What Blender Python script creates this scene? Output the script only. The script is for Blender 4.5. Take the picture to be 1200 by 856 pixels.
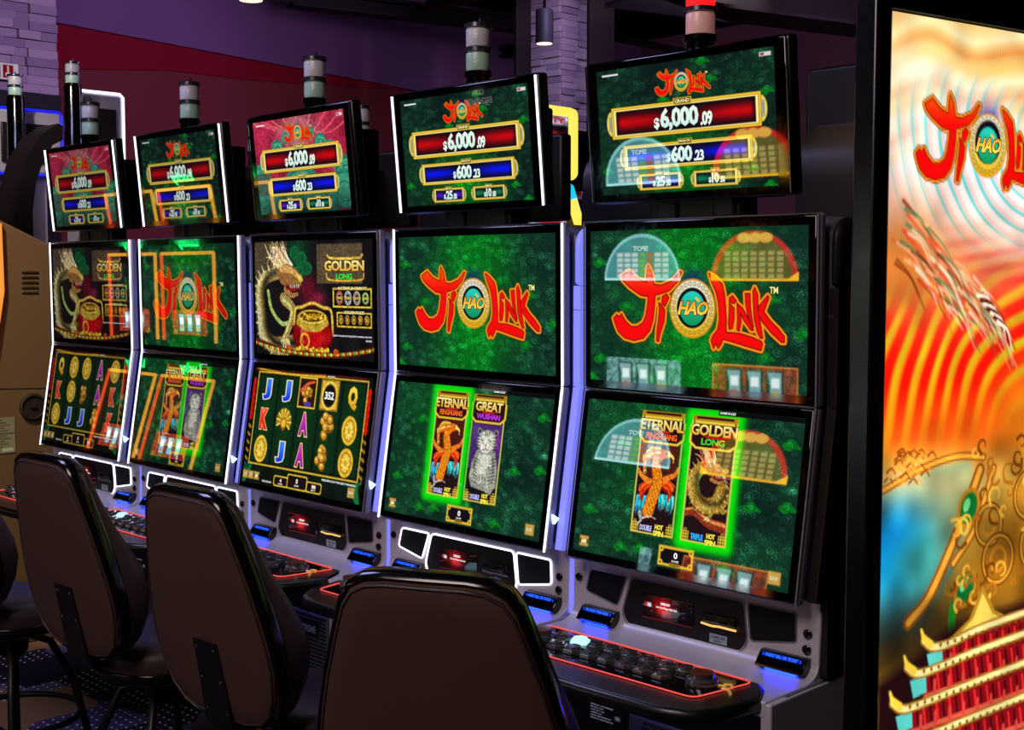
import bpy, bmesh, math, random
import numpy as np
from mathutils import Vector, Matrix
random.seed(7)
RNG = np.random.default_rng(7)
D = bpy.data
SC = bpy.context.scene
COL = SC.collection
for o in list(D.objects): D.objects.remove(o)

# ------------------------------------------------------------------ camera, world, lights, exposure
YAW, PITCH, FPX = math.radians(45.3006), math.radians(-4.0738), 1500.0
CAM = Vector((2.0846, -2.3093, 1.5484))
cam_d = D.cameras.new('camera'); cam = D.objects.new('camera', cam_d); COL.objects.link(cam)
cam_d.sensor_fit = 'HORIZONTAL'; cam_d.sensor_width = 36.0; cam_d.lens = 36.0 * FPX / 1200.0
cam_d.clip_start = 0.05; cam_d.clip_end = 100
cam.location = CAM
cam.rotation_euler = (math.pi / 2 + PITCH, 0, YAW)
SC.camera = cam
VS = SC.view_settings
SC.display_settings.display_device = 'sRGB'
VS.view_transform = 'Standard'; VS.look = 'None'; VS.gamma = 1.0; VS.exposure = 0.0; VS.use_curve_mapping = False

W = D.worlds.new('world'); SC.world = W; W.use_nodes = True
W.node_tree.nodes['Background'].inputs[0].default_value = (0.16, 0.12, 0.26, 1)
W.node_tree.nodes['Background'].inputs[1].default_value = 0.05

def area_light(name, loc, target, size, power, color, size_y=None, spread=None):
    l = D.lights.new(name, 'AREA'); l.energy = power; l.color = color; l.size = size
    if size_y: l.shape = 'RECTANGLE'; l.size_y = size_y
    if spread: l.spread = spread
    o = D.objects.new(name, l); COL.objects.link(o); o.location = loc
    o.rotation_euler = (Vector(target) - Vector(loc)).to_track_quat('-Z', 'Y').to_euler()
    return o
def spot_light(name, loc, target, power, color, angle=50, blend=.6, radius=.06):
    l = D.lights.new(name, 'SPOT'); l.energy = power; l.color = color; l.spot_size = math.radians(angle); l.spot_blend = blend; l.shadow_soft_size = radius
    o = D.objects.new(name, l); COL.objects.link(o); o.location = loc
    o.rotation_euler = (Vector(target) - Vector(loc)).to_track_quat('-Z', 'Y').to_euler()
    return o
# purple wash on the far wall, warm spot on the brown cabinet, added fill over the aisle
area_light('wall_wash_light', (-4.2, 5.2, 4.3), (-9, 4.5, 3.2), 3.0, 105, (.72, .45, .88))
area_light('back_wash_light', (-2.0, 7.0, 4.3), (-3, 11, 2.6), 3.0, 95, (.9, .55, .9))
spot_light('column_wash_light', (-5.0, 2.0, 4.1), (-8.4, 2.8, 3.3), 220, (.62, .45, 1.0), 60)
spot_light('column_wash_light', (-4.4, 4.9, 4.1), (-6.2, 6.5, 2.9), 110, (.55, .5, 1.0), 60)
spot_light('column_wash_light', (-3.4, 6.1, 4.1), (-6.0, 6.6, 2.8), 85, (1.0, .7, .8), 60)
spot_light('warm_spot', (-2.2, -1.6, 3.9), (-3.45, .2, 1.2), 640, (1.0, .77, .50), 24, .5)
spot_light('warm_spot', (1.0, -.5, 3.9), (.55, .62, 1.85), 420, (1.0, .74, .48), 16, .6)  # added spot, aimed to put a warm highlight on the rear hood
spot_light('far_bank_fill_spot', (-3.4, -.6, 3.9), (-5.2, .9, 2.0), 300, (1.0, .86, .84), 30, .6)  # unseen spot added to brighten the far monitor backs
area_light('aisle_fill_light', (.8, -3.6, 3.9), (.2, -.8, .8), 1.6, 80, (1.0, .80, .76))  # unseen frontal fill, added to lift the chairs and panels
area_light('aisle_blue_light', (-2.4, -1.5, 3.9), (-1.6, -.5, .7), 1.2, 55, (.5, .5, 1.0))

FZ = -.12                                                                # floor level (z = 0 is 12 cm above the carpet)
# ------------------------------------------------------------------ helpers: pixel <-> world (used to place things on real planes)
_r = Vector((math.cos(YAW), math.sin(YAW), 0))
_f = Vector((-math.sin(YAW) * math.cos(PITCH), math.cos(YAW) * math.cos(PITCH), math.sin(PITCH)))
_u = _r.cross(_f)
def ray(u, v): return _r * ((u - 600) / FPX) + _u * (-(v - 428) / FPX) + _f
def on_x(u, v, x): d = ray(u, v); return CAM + d * ((x - CAM.x) / d.x)
def on_y(u, v, y): d = ray(u, v); return CAM + d * ((y - CAM.y) / d.y)
def on_z(u, v, z): d = ray(u, v); return CAM + d * ((z - CAM.z) / d.z)

# ------------------------------------------------------------------ materials
def srgb(c):
    c = np.asarray(c, float)
    return np.where(c <= .04045, c / 12.92, ((c + .055) / 1.055) ** 2.4)
def hexc(h): return tuple(int(h[i:i + 2], 16) / 255 for i in (0, 2, 4))
def nodes(m): return m.node_tree.nodes, m.node_tree.links
def mat(name, color, rough=.5, metal=0., spec=.5, bump=0., bscale=60., var=0., emit=None, es=1., coat=0.):
    m = D.materials.new(name); m.use_nodes = True
    N, L = nodes(m); b = N['Principled BSDF']
    c = tuple(srgb(color)) + (1,)
    b.inputs['Base Color'].default_value = c
    b.inputs['Roughness'].default_value = rough; b.inputs['Metallic'].default_value = metal
    b.inputs['Specular IOR Level'].default_value = spec; b.inputs['Coat Weight'].default_value = coat
    tc = N.new('ShaderNodeTexCoord'); n = N.new('ShaderNodeTexNoise'); n.inputs['Scale'].default_value = bscale; n.inputs['Detail'].default_value = 4
    L.new(tc.outputs['Object'], n.inputs['Vector'])
    if bump:
        bp = N.new('ShaderNodeBump'); bp.inputs['Strength'].default_value = bump; bp.inputs['Distance'].default_value = .002
        L.new(n.outputs['Fac'], bp.inputs['Height']); L.new(bp.outputs['Normal'], b.inputs['Normal'])
    if var:
        r = N.new('ShaderNodeMapRange'); r.inputs['To Min'].default_value = 1 - var; r.inputs['To Max'].default_value = 1 + var
        mx = N.new('ShaderNodeMix'); mx.data_type = 'RGBA'; mx.blend_type = 'MULTIPLY'; mx.inputs['Factor'].default_value = 1
        L.new(n.outputs['Fac'], r.inputs['Value']); mx.inputs['A'].default_value = c; L.new(r.outputs['Result'], mx.inputs['B'])
        L.new(mx.outputs['Result'], b.inputs['Base Color'])
    else:
        r = N.new('ShaderNodeMapRange'); r.inputs['To Min'].default_value = max(0, rough - .06); r.inputs['To Max'].default_value = min(1, rough + .06)
        L.new(n.outputs['Fac'], r.inputs['Value']); L.new(r.outputs['Result'], b.inputs['Roughness'])
    if emit is not None:
        b.inputs['Emission Color'].default_value = tuple(srgb(emit)) + (1,); b.inputs['Emission Strength'].default_value = es
    return m
def pixel_mat(name, strength=1., gloss=True):
    m = D.materials.new(name); m.use_nodes = True
    N, L = nodes(m); b = N['Principled BSDF']; b.inputs['Base Color'].default_value = (.004, .004, .005, 1)
    a = N.new('ShaderNodeAttribute'); a.attribute_name = 'pixels'
    L.new(a.outputs['Color'], b.inputs['Emission Color']); b.inputs['Emission Strength'].default_value = strength
    b.inputs['Roughness'].default_value = .015 if gloss else .5
    b.inputs['Specular IOR Level'].default_value = .75 if gloss else .2
    return m
M = {}
M['pixels'] = pixel_mat('screen_pixels', 1.0)
M['pixels_b'] = pixel_mat('angle_dimmed_screen_pixels', .62)  # emission cut to imitate viewing-angle falloff and veiling reflections
M['pixels_c'] = pixel_mat('far_angle_dimmed_screen_pixels', .5)  # same dimming for angle and reflections, stronger on the farthest machine
M['glow_panel'] = mat('lavender_light_panel', (.5, .5, .75), .4, emit=(.44, .46, .93), es=1.05)
M['dim_pixels'] = pixel_mat('dim_screen_pixels', .55)
M['led_pixels'] = pixel_mat('led_wall_pixels', 1.2, False)
M['sign_pixels'] = pixel_mat('lightbox_pixels', 20, False)
M['print'] = pixel_mat('self_lit_printed_label', .35, False)  # label colours are emitted, so the print glows by itself
M['glass'] = mat('black_glass', (.012, .012, .014), .03, 0, .7)
M['bezel'] = mat('black_bezel_plastic', (.03, .03, .035), .25, 0, .5)
M['silver'] = mat('silver_paint', (.80, .79, .83), .34, .25, .5, .15, 900, .05)
M['shell_silver'] = mat('display_shell_silver', (.55, .54, .60), .35, .3)
M['chrome'] = mat('dark_chrome', (.45, .45, .50), .22, .9)
M['black'] = mat('black_plastic', (.035, .035, .04), .42, 0, .4, .1, 400)
M['gloss'] = mat('gloss_black', (.02, .02, .022), .12, 0, .6)
M['body'] = mat('cabinet_body_paint', (.42, .42, .48), .4, .3, .5, .1, 500, .04)
M['body_dark'] = mat('dark_cabinet_paint', (.11, .09, .085), .4, .2, .4, .1, 300)
M['mesh'] = mat('speaker_mesh', (.05, .05, .06), .7, 0, .2, .5, 1800)
M['led_white'] = mat('white_led_strip', (.8, .8, .9), .4, emit=(.90, .90, 1.), es=2.2)
M['led_off'] = mat('unlit_led_strip', (.55, .55, .60), .3, .5)
M['led_red'] = mat('red_led_line', (.3, .05, .04), .4, emit=(1., .33, .29), es=1.1)
M['blue_reflection'] = mat('blue_text_reflection', (.02, .03, .3), .4, emit=(.05, .22, 1.), es=1.6)  # emissive blue for the mirrored row of ticket text
M['led_yellow'] = mat('yellow_led_strip', (.6, .5, .1), .4, emit=(1., .88, .35), es=1.15)
M['led_amber'] = mat('amber_led_strip', (.6, .3, .05), .4, emit=(1., .60, .25), es=.9)
M['flank_lamp'] = mat('blue_white_lamp', (.8, .85, 1), .4, emit=(.62, .80, 1.), es=4)
M['blue_edge'] = mat('blue_led_edge', (.1, .1, .6), .4, emit=(.08, .12, .95), es=1.1)
M['teal_edge'] = mat('teal_led_edge', (.1, .5, .6), .4, emit=(.1, .75, .9), es=1.2)
M['button'] = mat('black_button', (.27, .27, .29), .14, .2, .8, coat=.6)
M['button_lit'] = mat('white_lit_button', (.7, .9, 1), .3, emit=(.72, .95, 1), es=1.0)
M['button_spin'] = mat('brown_spin_button', (.35, .16, .08), .25, 0, .6, .3, 120, .5)
M['self_lit_gold_print'] = mat('self_lit_gold_print', (.85, .66, .3), .45, .3, emit=(.8, .62, .3), es=.35)  # faint emission put into the gold print
M['candle_clear'] = mat('candle_lens_clear', (.80, .80, .82), .25, 0, .6, .6, 200, .15)
M['candle_green'] = mat('candle_lens_green', (.66, .80, .72), .25, 0, .6, .6, 200, .15)
M['candle_red'] = mat('candle_lens_lit_red', (.8, .1, .1), .3, emit=(1., .09, .10), es=1.7)
M['candle_pink'] = mat('candle_lens_pink', (.86, .70, .68), .3, 0, .5, .3, 200, .1, emit=(.85, .55, .5), es=.18)
M['leather'] = mat('dark_brown_vinyl', (.22, .155, .155), .46, 0, .45, .25, 260, .08)
M['shell'] = mat('brown_back_vinyl', (.30, .205, .18), .62, 0, .3, .25, 420, .06)
M['welt'] = mat('gloss_black_edge', (.03, .026, .03), .16, 0, .6)
M['steel_black'] = mat('black_painted_steel', (.05, .045, .05), .4, .3, .5, .1, 200)
M['screw'] = mat('screw_steel', (.4, .4, .42), .3, .9)
M['brown_cab'] = mat('brown_painted_cabinet', (.40, .31, .20), .55, .1, .4, .15, 200, .08)
M['brown_dark'] = mat('brown_dark_plastic', (.16, .12, .08), .5, 0, .4)
M['grey_back'] = mat('grey_monitor_back', (.70, .68, .70), .5, .3, .4, .1, 200)
M['beam'] = mat('black_steel_beam', (.07, .065, .085), .6, .2, .3, .3, 20, .2)
M['wood_dark'] = mat('dark_brown_panel', (.055, .032, .032), .6, 0, .3, .2, 8, .25)
M['lamp_face'] = mat('lamp_face', (1, .9, .8), .5, emit=(1., .88, .74), es=1.6)
M['plate'] = mat('brass_data_plate', (.62, .55, .38), .4, .3, .4, .1, 60, .1)
M['w_purple'] = mat('purple_wall_paint', (.46, .34, .50), .8, 0, .2, .1, 12, .05)
M['w_red'] = mat('red_wall_paint', (.52, .02, .12), .8, 0, .2, .1, 12, .05)
M['w_maroon'] = mat('maroon_wall_paint', (.47, .19, .20), .8, 0, .2, .1, 12, .05)
M['w_pink'] = mat('mauve_wall_paint', (.46, .32, .38), .8, 0, .2, .1, 6, .1)
M['w_dim'] = mat('dim_wall_paint', (.30, .24, .26), .8, 0, .2, .1, 6, .1)
M['ceil'] = mat('black_ceiling_paint', (.06, .05, .07), .9, 0, .1, .2, 8, .2)
M['perf'] = mat('perforated_metal', (.40, .40, .47), .4, .5)

def stone_mat():
    m = mat('stacked_stone', (.62, .55, .60), .85, 0, .2, .9, 35, .22); N, L = nodes(m)
    mx = [n for n in N if n.type == 'MIX'][0]; oi = N.new('ShaderNodeObjectInfo'); cr = N.new('ShaderNodeValToRGB'); L.new(oi.outputs['Random'], cr.inputs['Fac']); L.new(cr.outputs['Color'], mx.inputs['A'])
    cr.color_ramp.elements[0].color = tuple(srgb((.52, .46, .52))) + (1,); cr.color_ramp.elements[1].color = tuple(srgb((.66, .60, .63))) + (1,); return m
M['stone'] = stone_mat()
def carpet_mat():
    m = D.materials.new('patterned_carpet'); m.use_nodes = True; N, L = nodes(m); b = N['Principled BSDF']
    b.inputs['Roughness'].default_value = .95; b.inputs['Specular IOR Level'].default_value = .05
    tc = N.new('ShaderNodeTexCoord')
    v = N.new('ShaderNodeTexVoronoi'); v.inputs['Scale'].default_value = 3.2; v.distance = 'CHEBYCHEV'; L.new(tc.outputs['Object'], v.inputs['Vector'])
    r = N.new('ShaderNodeValToRGB'); cr = r.color_ramp; cr.interpolation = 'CONSTANT'
    cr.elements[0].color = tuple(srgb((.10, .09, .13))) + (1,); cr.elements[1].position = .35; cr.elements[1].color = tuple(srgb((.26, .22, .33))) + (1,)
    for p, c in ((.55, (.48, .36, .24)), (.68, (.14, .11, .16)), (.82, (.30, .28, .36))):
        e = cr.elements.new(p); e.color = tuple(srgb(c)) + (1,)
    sep = N.new('ShaderNodeSeparateColor'); L.new(v.outputs['Color'], sep.inputs['Color']); L.new(sep.outputs['Red'], r.inputs['Fac'])
    d = N.new('ShaderNodeTexVoronoi'); d.inputs['Scale'].default_value = 26; d.inputs['Randomness'].default_value = 0; L.new(tc.outputs['Object'], d.inputs['Vector'])
    lt = N.new('ShaderNodeMath'); lt.operation = 'LESS_THAN'; lt.inputs[1].default_value = .17; L.new(d.outputs['Distance'], lt.inputs[0])
    gt = N.new('ShaderNodeMath'); gt.operation = 'GREATER_THAN'; gt.inputs[1].default_value = .45; L.new(sep.outputs['Green'], gt.inputs[0])
    ml = N.new('ShaderNodeMath'); ml.operation = 'MULTIPLY'; L.new(lt.outputs[0], ml.inputs[0]); L.new(gt.outputs[0], ml.inputs[1])
    mx = N.new('ShaderNodeMix'); mx.data_type = 'RGBA'; L.new(ml.outputs[0], mx.inputs['Factor']); L.new(r.outputs['Color'], mx.inputs['A'])
    mx.inputs['B'].default_value = (.75, .72, .8, 1); L.new(mx.outputs['Result'], b.inputs['Base Color'])
    return m
M['carpet'] = carpet_mat()

# ------------------------------------------------------------------ mesh builder
class MB:
    def __init__(s): s.v = []; s.f = []; s.m = []; s.mi = 0
    def add(s, vs, fs):
        k = len(s.v); s.v += [tuple(v) for v in vs]; s.f += [tuple(i + k for i in f) for f in fs]; s.m += [s.mi] * len(fs); return s
    def box(s, x0, x1, y0, y1, z0, z1, mtx=None):
        vs = [Vector((x, y, z)) for z in (z0, z1) for y in (y0, y1) for x in (x0, x1)]
        if mtx: vs = [mtx @ v for v in vs]
        return s.add(vs, [(0, 2, 3, 1), (4, 5, 7, 6), (0, 1, 5, 4), (2, 6, 7, 3), (0, 4, 6, 2), (1, 3, 7, 5)])
    def prism(s, poly, d0, d1, fn):
        """poly of 2D points; fn(a, b, depth) -> 3D"""
        n = len(poly); vs = [fn(a, b, d0) for a, b in poly] + [fn(a, b, d1) for a, b in poly]
        fs = [tuple(range(n)), tuple(range(2 * n - 1, n - 1, -1))] + [(i, n + i, n + (i + 1) % n, (i + 1) % n) for i in range(n)]
        return s.add(vs, fs)
    def tube(s, pts, r, n=8, closed=False):
        pts = [Vector(p) for p in pts]; N = len(pts); rings = []
        rr = r if isinstance(r, (list, tuple)) else [r] * N
        prev = None
        for i, p in enumerate(pts):
            if closed: t = (pts[(i + 1) % N] - pts[i - 1])
            else: t = pts[min(i + 1, N - 1)] - pts[max(i - 1, 0)]
            t.normalize()
            a = prev if prev is not None else (Vector((0, 0, 1)) if abs(t.z) < .9 else Vector((1, 0, 0)))
            a = (a - t * a.dot(t)).normalized(); b = t.cross(a); prev = a
            rings.append([p + (a * math.cos(q) + b * math.sin(q)) * rr[i] for q in [2 * math.pi * k / n for k in range(n)]])
        vs = [v for g in rings for v in g]; fs = []
        for i in range(N if closed else N - 1):
            j = (i + 1) % N
            for k in range(n): fs.append((i * n + k, i * n + (k + 1) % n, j * n + (k + 1) % n, j * n + k))
        if not closed: fs += [tuple(range(n - 1, -1, -1)), tuple((N - 1) * n + k for k in range(n))]
        return s.add(vs, fs)
    def lathe(s, prof, c=(0, 0, 0), n=24, sx=1, sy=1, mtx=None):
        vs = []; fs = []; P = len(prof)
        for r, z in prof:
            for k in range(n):
                q = 2 * math.pi * k / n; p = Vector((r * math.cos(q) * sx, r * math.sin(q) * sy, z))
                if mtx: p = mtx @ p
                vs.append(p + Vector(c))
        for i in range(P - 1):
            for k in range(n): fs.append((i * n + k, i * n + (k + 1) % n, (i + 1) * n + (k + 1) % n, (i + 1) * n + k))
        fs += [tuple(range(n - 1, -1, -1)), tuple((P - 1) * n + k for k in range(n))]
        return s.add(vs, fs)
    def mesh(s, name, smooth=None):
        me = D.meshes.new(name); me.from_pydata(s.v, [], s.f); me.validate(); bm = bmesh.new(); bm.from_mesh(me)
        bmesh.ops.recalc_face_normals(bm, faces=bm.faces); bm.to_mesh(me); bm.free()
        if smooth:
            me.polygons.foreach_set('use_smooth', [True] * len(me.polygons))
            me.set_sharp_from_angle(angle=math.radians(smooth))
        return me
    def build(s, name, m, parent=None, smooth=None, bevel=0, seg=2):
        me = s.mesh(name, 40 if (bevel and not smooth) else smooth); ms = m if isinstance(m, (list, tuple)) else [m]
        for x in ms: me.materials.append(x)
        if len(ms) > 1 and len(s.m) == len(me.polygons): me.polygons.foreach_set('material_index', s.m)
        o = link(name, me, parent)
        if bevel:
            b = o.modifiers.new('bevel', 'BEVEL'); b.width = bevel; b.segments = seg; b.limit_method = 'ANGLE'; b.angle_limit = math.radians(40)
        return o
def link(name, me, parent=None):
    o = D.objects.new(name, me); COL.objects.link(o)
    if parent is not None: o.parent = parent
    return o
def thing(name, label, cat, loc=(0, 0, 0), rz=0, group=None):
    o = D.objects.new(name, None); COL.objects.link(o); o.location = loc; o.rotation_euler = (0, 0, rz); o.empty_display_size = .1
    return tag(o, label, cat, group)
def tag(o, label, cat, group=None):
    o['label'] = label; o['category'] = cat
    if group: o['group'] = group
    return o
def struct(o): o['kind'] = 'structure'; return o
def stuff(o): o['kind'] = 'stuff'; return o
def copy_tree(o, parent=None):
    c = o.copy(); COL.objects.link(c)
    if parent is not None: c.parent = parent
    for ch in list(o.children): copy_tree(ch, c)
    return c
def rrect(x0, x1, y0, y1, r, n=4):
    out = []
    for cx, cy, a in ((x1 - r, y1 - r, 0), (x0 + r, y1 - r, 90), (x0 + r, y0 + r, 180), (x1 - r, y0 + r, 270)):
        out += [(cx + r * math.cos(math.radians(a + 90 * k / n)), cy + r * math.sin(math.radians(a + 90 * k / n))) for k in range(n + 1)]
    return out

# ------------------------------------------------------------------ text as flat polygons
_tc = {}
def text_mesh(s, off=0., shear=0.):
    key = (s, off, shear)
    if key in _tc: return _tc[key]
    cu = D.curves.new('t', 'FONT'); cu.body = s; cu.resolution_u = 2; cu.offset = off; cu.shear = shear; cu.space_character = .92; cu.fill_mode = 'FRONT'
    o = D.objects.new('t', cu); COL.objects.link(o)
    me = o.to_mesh(); bm = bmesh.new(); bm.from_mesh(me); bmesh.ops.triangulate(bm, faces=bm.faces)
    v = np.array([x.co[:2] for x in bm.verts], float).reshape(-1, 2); f = np.array([[q.index for q in p.verts] for p in bm.faces], int).reshape(-1, 3)
    bm.free(); o.to_mesh_clear(); D.objects.remove(o); D.curves.remove(cu)
    _tc[key] = (v, f); return v, f

# ------------------------------------------------------------------ picture painter (a grid of coloured pixels, units of picture height)
class Canvas:
    def __init__(s, w, h, asp, base=(0, 0, 0)):
        s.w, s.h, s.asp = w, h, asp
        s.x = np.linspace(0, asp, w)[None, :].repeat(h, 0); s.y = np.linspace(0, 1, h)[:, None].repeat(w, 1)
        s.im = np.zeros((h, w, 3)) + np.array(base); s.px = 1. / h; s.texts = []
    def win(s, x0, x1, y0, y1):
        i0 = max(0, int(math.floor(x0 / s.asp * (s.w - 1)))); i1 = min(s.w, int(math.ceil(x1 / s.asp * (s.w - 1))) + 1)
        j0 = max(0, int(math.floor(y0 * (s.h - 1)))); j1 = min(s.h, int(math.ceil(y1 * (s.h - 1))) + 1)
        if i1 <= i0 or j1 <= j0: return None
        return slice(j0, j1), slice(i0, i1)
    def put(s, w, a, col):
        a = np.clip(a, 0, 1)[..., None]; s.im[w] = s.im[w] * (1 - a) + np.asarray(col) * a
    def poly(s, pts, col, grow=0., soft=1., alpha=1.):
        p = np.asarray(pts, float); g = grow + 2 * s.px * soft
        w = s.win(p[:, 0].min() - g, p[:, 0].max() + g, p[:, 1].min() - g, p[:, 1].max() + g)
        if w is None: return
        X, Y = s.x[w], s.y[w]; d2 = np.full(X.shape, 1e9); ins = np.zeros(X.shape, bool)
        for i in range(len(p)):
            ax, ay = p[i]; bx, by = p[(i + 1) % len(p)]; ex, ey = bx - ax, by - ay; L = ex * ex + ey * ey + 1e-12
            t = np.clip(((X - ax) * ex + (Y - ay) * ey) / L, 0, 1); d2 = np.minimum(d2, (X - ax - t * ex) ** 2 + (Y - ay - t * ey) ** 2)
            if ay != by: ins ^= ((ay > Y) != (by > Y)) & (X < (bx - ax) * (Y - ay) / (by - ay) + ax)
        sd = np.where(ins, -1, 1) * np.sqrt(d2) - grow
        s.put(w, alpha * (.5 - sd / (s.px * soft)), col(X, Y) if callable(col) else col)
    def rect(s, x0, y0, x1, y1, col, alpha=1.): s.poly([(x0, y0), (x1, y0), (x1, y1), (x0, y1)], col, alpha=alpha)
    def frame(s, x0, y0, x1, y1, t, col):
        for a in ((x0 - t, y0 - t, x1 + t, y0), (x0 - t, y1, x1 + t, y1 + t), (x0 - t, y0, x0, y1), (x1, y0, x1 + t, y1)): s.rect(*a, col)
    def ell(s, cx, cy, rx, ry, col, alpha=1., soft=1., rot=0.):
        R = max(rx, ry) + 2 * s.px * soft; w = s.win(cx - R, cx + R, cy - R, cy + R)
        if w is None: return
        X, Y = s.x[w] - cx, s.y[w] - cy
        if rot: c, q = math.cos(rot), math.sin(rot); X, Y = X * c + Y * q, -X * q + Y * c
        r = np.sqrt((X / rx) ** 2 + (Y / ry) ** 2); s.put(w, alpha * (.5 - (r - 1) * min(rx, ry) / (s.px * soft)), col(s.x[w], s.y[w]) if callable(col) else col)
    def ring(s, cx, cy, rx, ry, t, col, alpha=1.):
        w = s.win(cx - rx - t, cx + rx + t, cy - ry - t, cy + ry + t)
        if w is None: return
        r = np.sqrt(((s.x[w] - cx) / rx) ** 2 + ((s.y[w] - cy) / ry) ** 2); d = np.abs(r - 1) * min(rx, ry) - t / 2
        s.put(w, alpha * (.5 - d / s.px), col)
    def stroke(s, pts, r0, r1, col, alpha=1., soft=1.):
        p = np.asarray(pts, float); R = max(r0, r1) + 2 * s.px * soft
        w = s.win(p[:, 0].min() - R, p[:, 0].max() + R, p[:, 1].min() - R, p[:, 1].max() + R)
        if w is None: return
        X, Y = s.x[w], s.y[w]; sd = np.full(X.shape, 1e9); n = len(p) - 1
        for i in range(n):
            ax, ay = p[i]; ex, ey = p[i + 1] - p[i]; L = ex * ex + ey * ey + 1e-12
            t = np.clip(((X - ax) * ex + (Y - ay) * ey) / L, 0, 1); rr = r0 + (r1 - r0) * (i + t) / n
            sd = np.minimum(sd, np.sqrt((X - ax - t * ex) ** 2 + (Y - ay - t * ey) ** 2) - rr)
        s.put(w, alpha * (.5 - sd / (s.px * soft)), col(X, Y) if callable(col) else col)
    def curve(s, pts, r0, r1, col, n=10, **k):
        p = np.asarray(pts, float); q = np.vstack([2 * p[0] - p[1], p, 2 * p[-1] - p[-2]]); out = []
        for i in range(1, len(q) - 2):
            for t in np.linspace(0, 1, n, endpoint=False):
                out.append(.5 * (2 * q[i] + (q[i + 1] - q[i - 1]) * t + (2 * q[i - 1] - 5 * q[i] + 4 * q[i + 1] - q[i + 2]) * t * t + (3 * q[i] - q[i - 1] - 3 * q[i + 1] + q[i + 2]) * t ** 3))
        out.append(p[-1]); s.stroke(out, r0, r1, col, **k)
    def glow(s, cx, cy, rx, ry, col, a=1.):
        r2 = ((s.x - cx) / rx) ** 2 + ((s.y - cy) / ry) ** 2
        A = (a * np.exp(-r2))[..., None]; s.im[:] = s.im * (1 - A) + np.asarray(col) * A
    def noise(s, scale, seed=0):
        r = np.random.default_rng(seed); n = int(scale * max(s.asp, 1)) + 3; g = r.random((n, n))
        X, Y = s.x * scale, s.y * scale; i = X.astype(int); j = Y.astype(int); fx = X - i; fy = Y - j
        fx = fx * fx * (3 - 2 * fx); fy = fy * fy * (3 - 2 * fy); i = i % (n - 1); j = j % (n - 1)
        return (g[j, i] * (1 - fx) + g[j, i + 1] * fx) * (1 - fy) + (g[j + 1, i] * (1 - fx) + g[j + 1, i + 1] * fx) * fy
    def grain(s, k=.12, scale=60, seed=3, lo=0, hi=1, x0=0, x1=9):
        n = s.noise(scale, seed)[..., None] * 2 - 1; m = ((s.y >= lo) & (s.y <= hi) & (s.x >= x0) & (s.x <= x1))[..., None]
        s.im[:] = np.where(m, s.im * (1 + k * n), s.im)
    def swirls(s, n, rmin, rmax, col, seed=1, alpha=.7, mask=None):
        r_ = np.random.default_rng(seed)
        for _ in range(n):
            cx, cy, R, ph, sg = r_.random() * s.asp, r_.random(), rmin + (rmax - rmin) * r_.random(), r_.random() * 6.28, r_.choice([-1, 1])
            w = s.win(cx - R, cx + R, cy - R, cy + R)
            if w is None: continue
            X, Y = s.x[w] - cx, (s.y[w] - cy) * 1.25; r = np.hypot(X, Y); th = sg * np.arctan2(Y, X) + ph
            q = (r / R * 2.1 - th / 6.2832) % 1.0; d = np.abs(q - .5) * R / 2.1
            a = np.clip(1.25 - d / (s.px * .8), 0, 1) * np.clip((R - r) / (R * .12), 0, 1) * (Y < R * .6)
            s.put(w, alpha * a, np.clip(s.im[w] * 1.5 + np.array((.05, .09, .06)), 0, 1))
    def text(s, t, x0, y0, x1, y1, col, col2=None, off=.012, shear=0., under=None, uo=.05, layer=1, slope=0.):
        """text stretched into a box (y down); optional darker, fatter copy underneath"""
        if under is not None: s.texts.append((t, x0, y0, x1, y1, under, under, off + uo, off, shear, layer - .5, slope))
        s.texts.append((t, x0, y0, x1, y1, col, col if col2 is None else col2, off, off, shear, layer, slope))
    def build(s, name, parent, origin, ex, ed, nrm, m='pixels', lift=.0006):
        """origin = top-left corner, ex / ed = full width / downward vectors"""
        o, ex, ed, nn = (np.array(q, float) for q in (origin, ex, ed, nrm))
        u = (s.x / s.asp).ravel()[:, None]; v = s.y.ravel()[:, None]
        V = [o + u * ex + v * ed + nn * lift]; C = [srgb(np.clip(s.im.reshape(-1, 3), 0, 1))]
        idx = np.arange(s.w * s.h).reshape(s.h, s.w)
        Q = np.stack([idx[:-1, :-1], idx[1:, :-1], idx[1:, 1:], idx[:-1, 1:]], -1).reshape(-1, 4)
        k = s.w * s.h; T = []
        for (t, x0, y0, x1, y1, c1, c2, off, boff, sh, layer, slope) in s.texts:
            bv, _ = text_mesh(t, boff, sh); v2, f2 = text_mesh(t, off, sh)
            if len(f2) == 0 or len(bv) == 0: continue
            lo, hi = bv.min(0), bv.max(0); q = (v2 - lo) / np.maximum(hi - lo, 1e-6)
            X = x0 + q[:, 0] * (x1 - x0); Y = y1 - q[:, 1] * (y1 - y0) + slope * (X - x0)
            V.append(o + (X / s.asp)[:, None] * ex + Y[:, None] * ed + nn * (lift + .0004 * layer))
            g = np.clip(q[:, 1:2], 0, 1); C.append(srgb(np.clip(np.array(c2) * (1 - g) + np.array(c1) * g, 0, 1)))
            T.append(f2 + k); k += len(v2)
        V = np.vstack(V); C = np.vstack(C); T = np.vstack(T) if T else np.zeros((0, 3), int)
        me = D.meshes.new(name); me.vertices.add(len(V)); me.vertices.foreach_set('co', V.astype(np.float32).ravel())
        me.loops.add(Q.size + T.size); me.loops.foreach_set('vertex_index', np.concatenate([Q.ravel(), T.ravel()]).astype(np.int32))
        me.polygons.add(len(Q) + len(T))
        st = np.concatenate([np.arange(len(Q)) * 4, Q.size + np.arange(len(T)) * 3]).astype(np.int32); me.polygons.foreach_set('loop_start', st)
        me.update(calc_edges=True)
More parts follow.
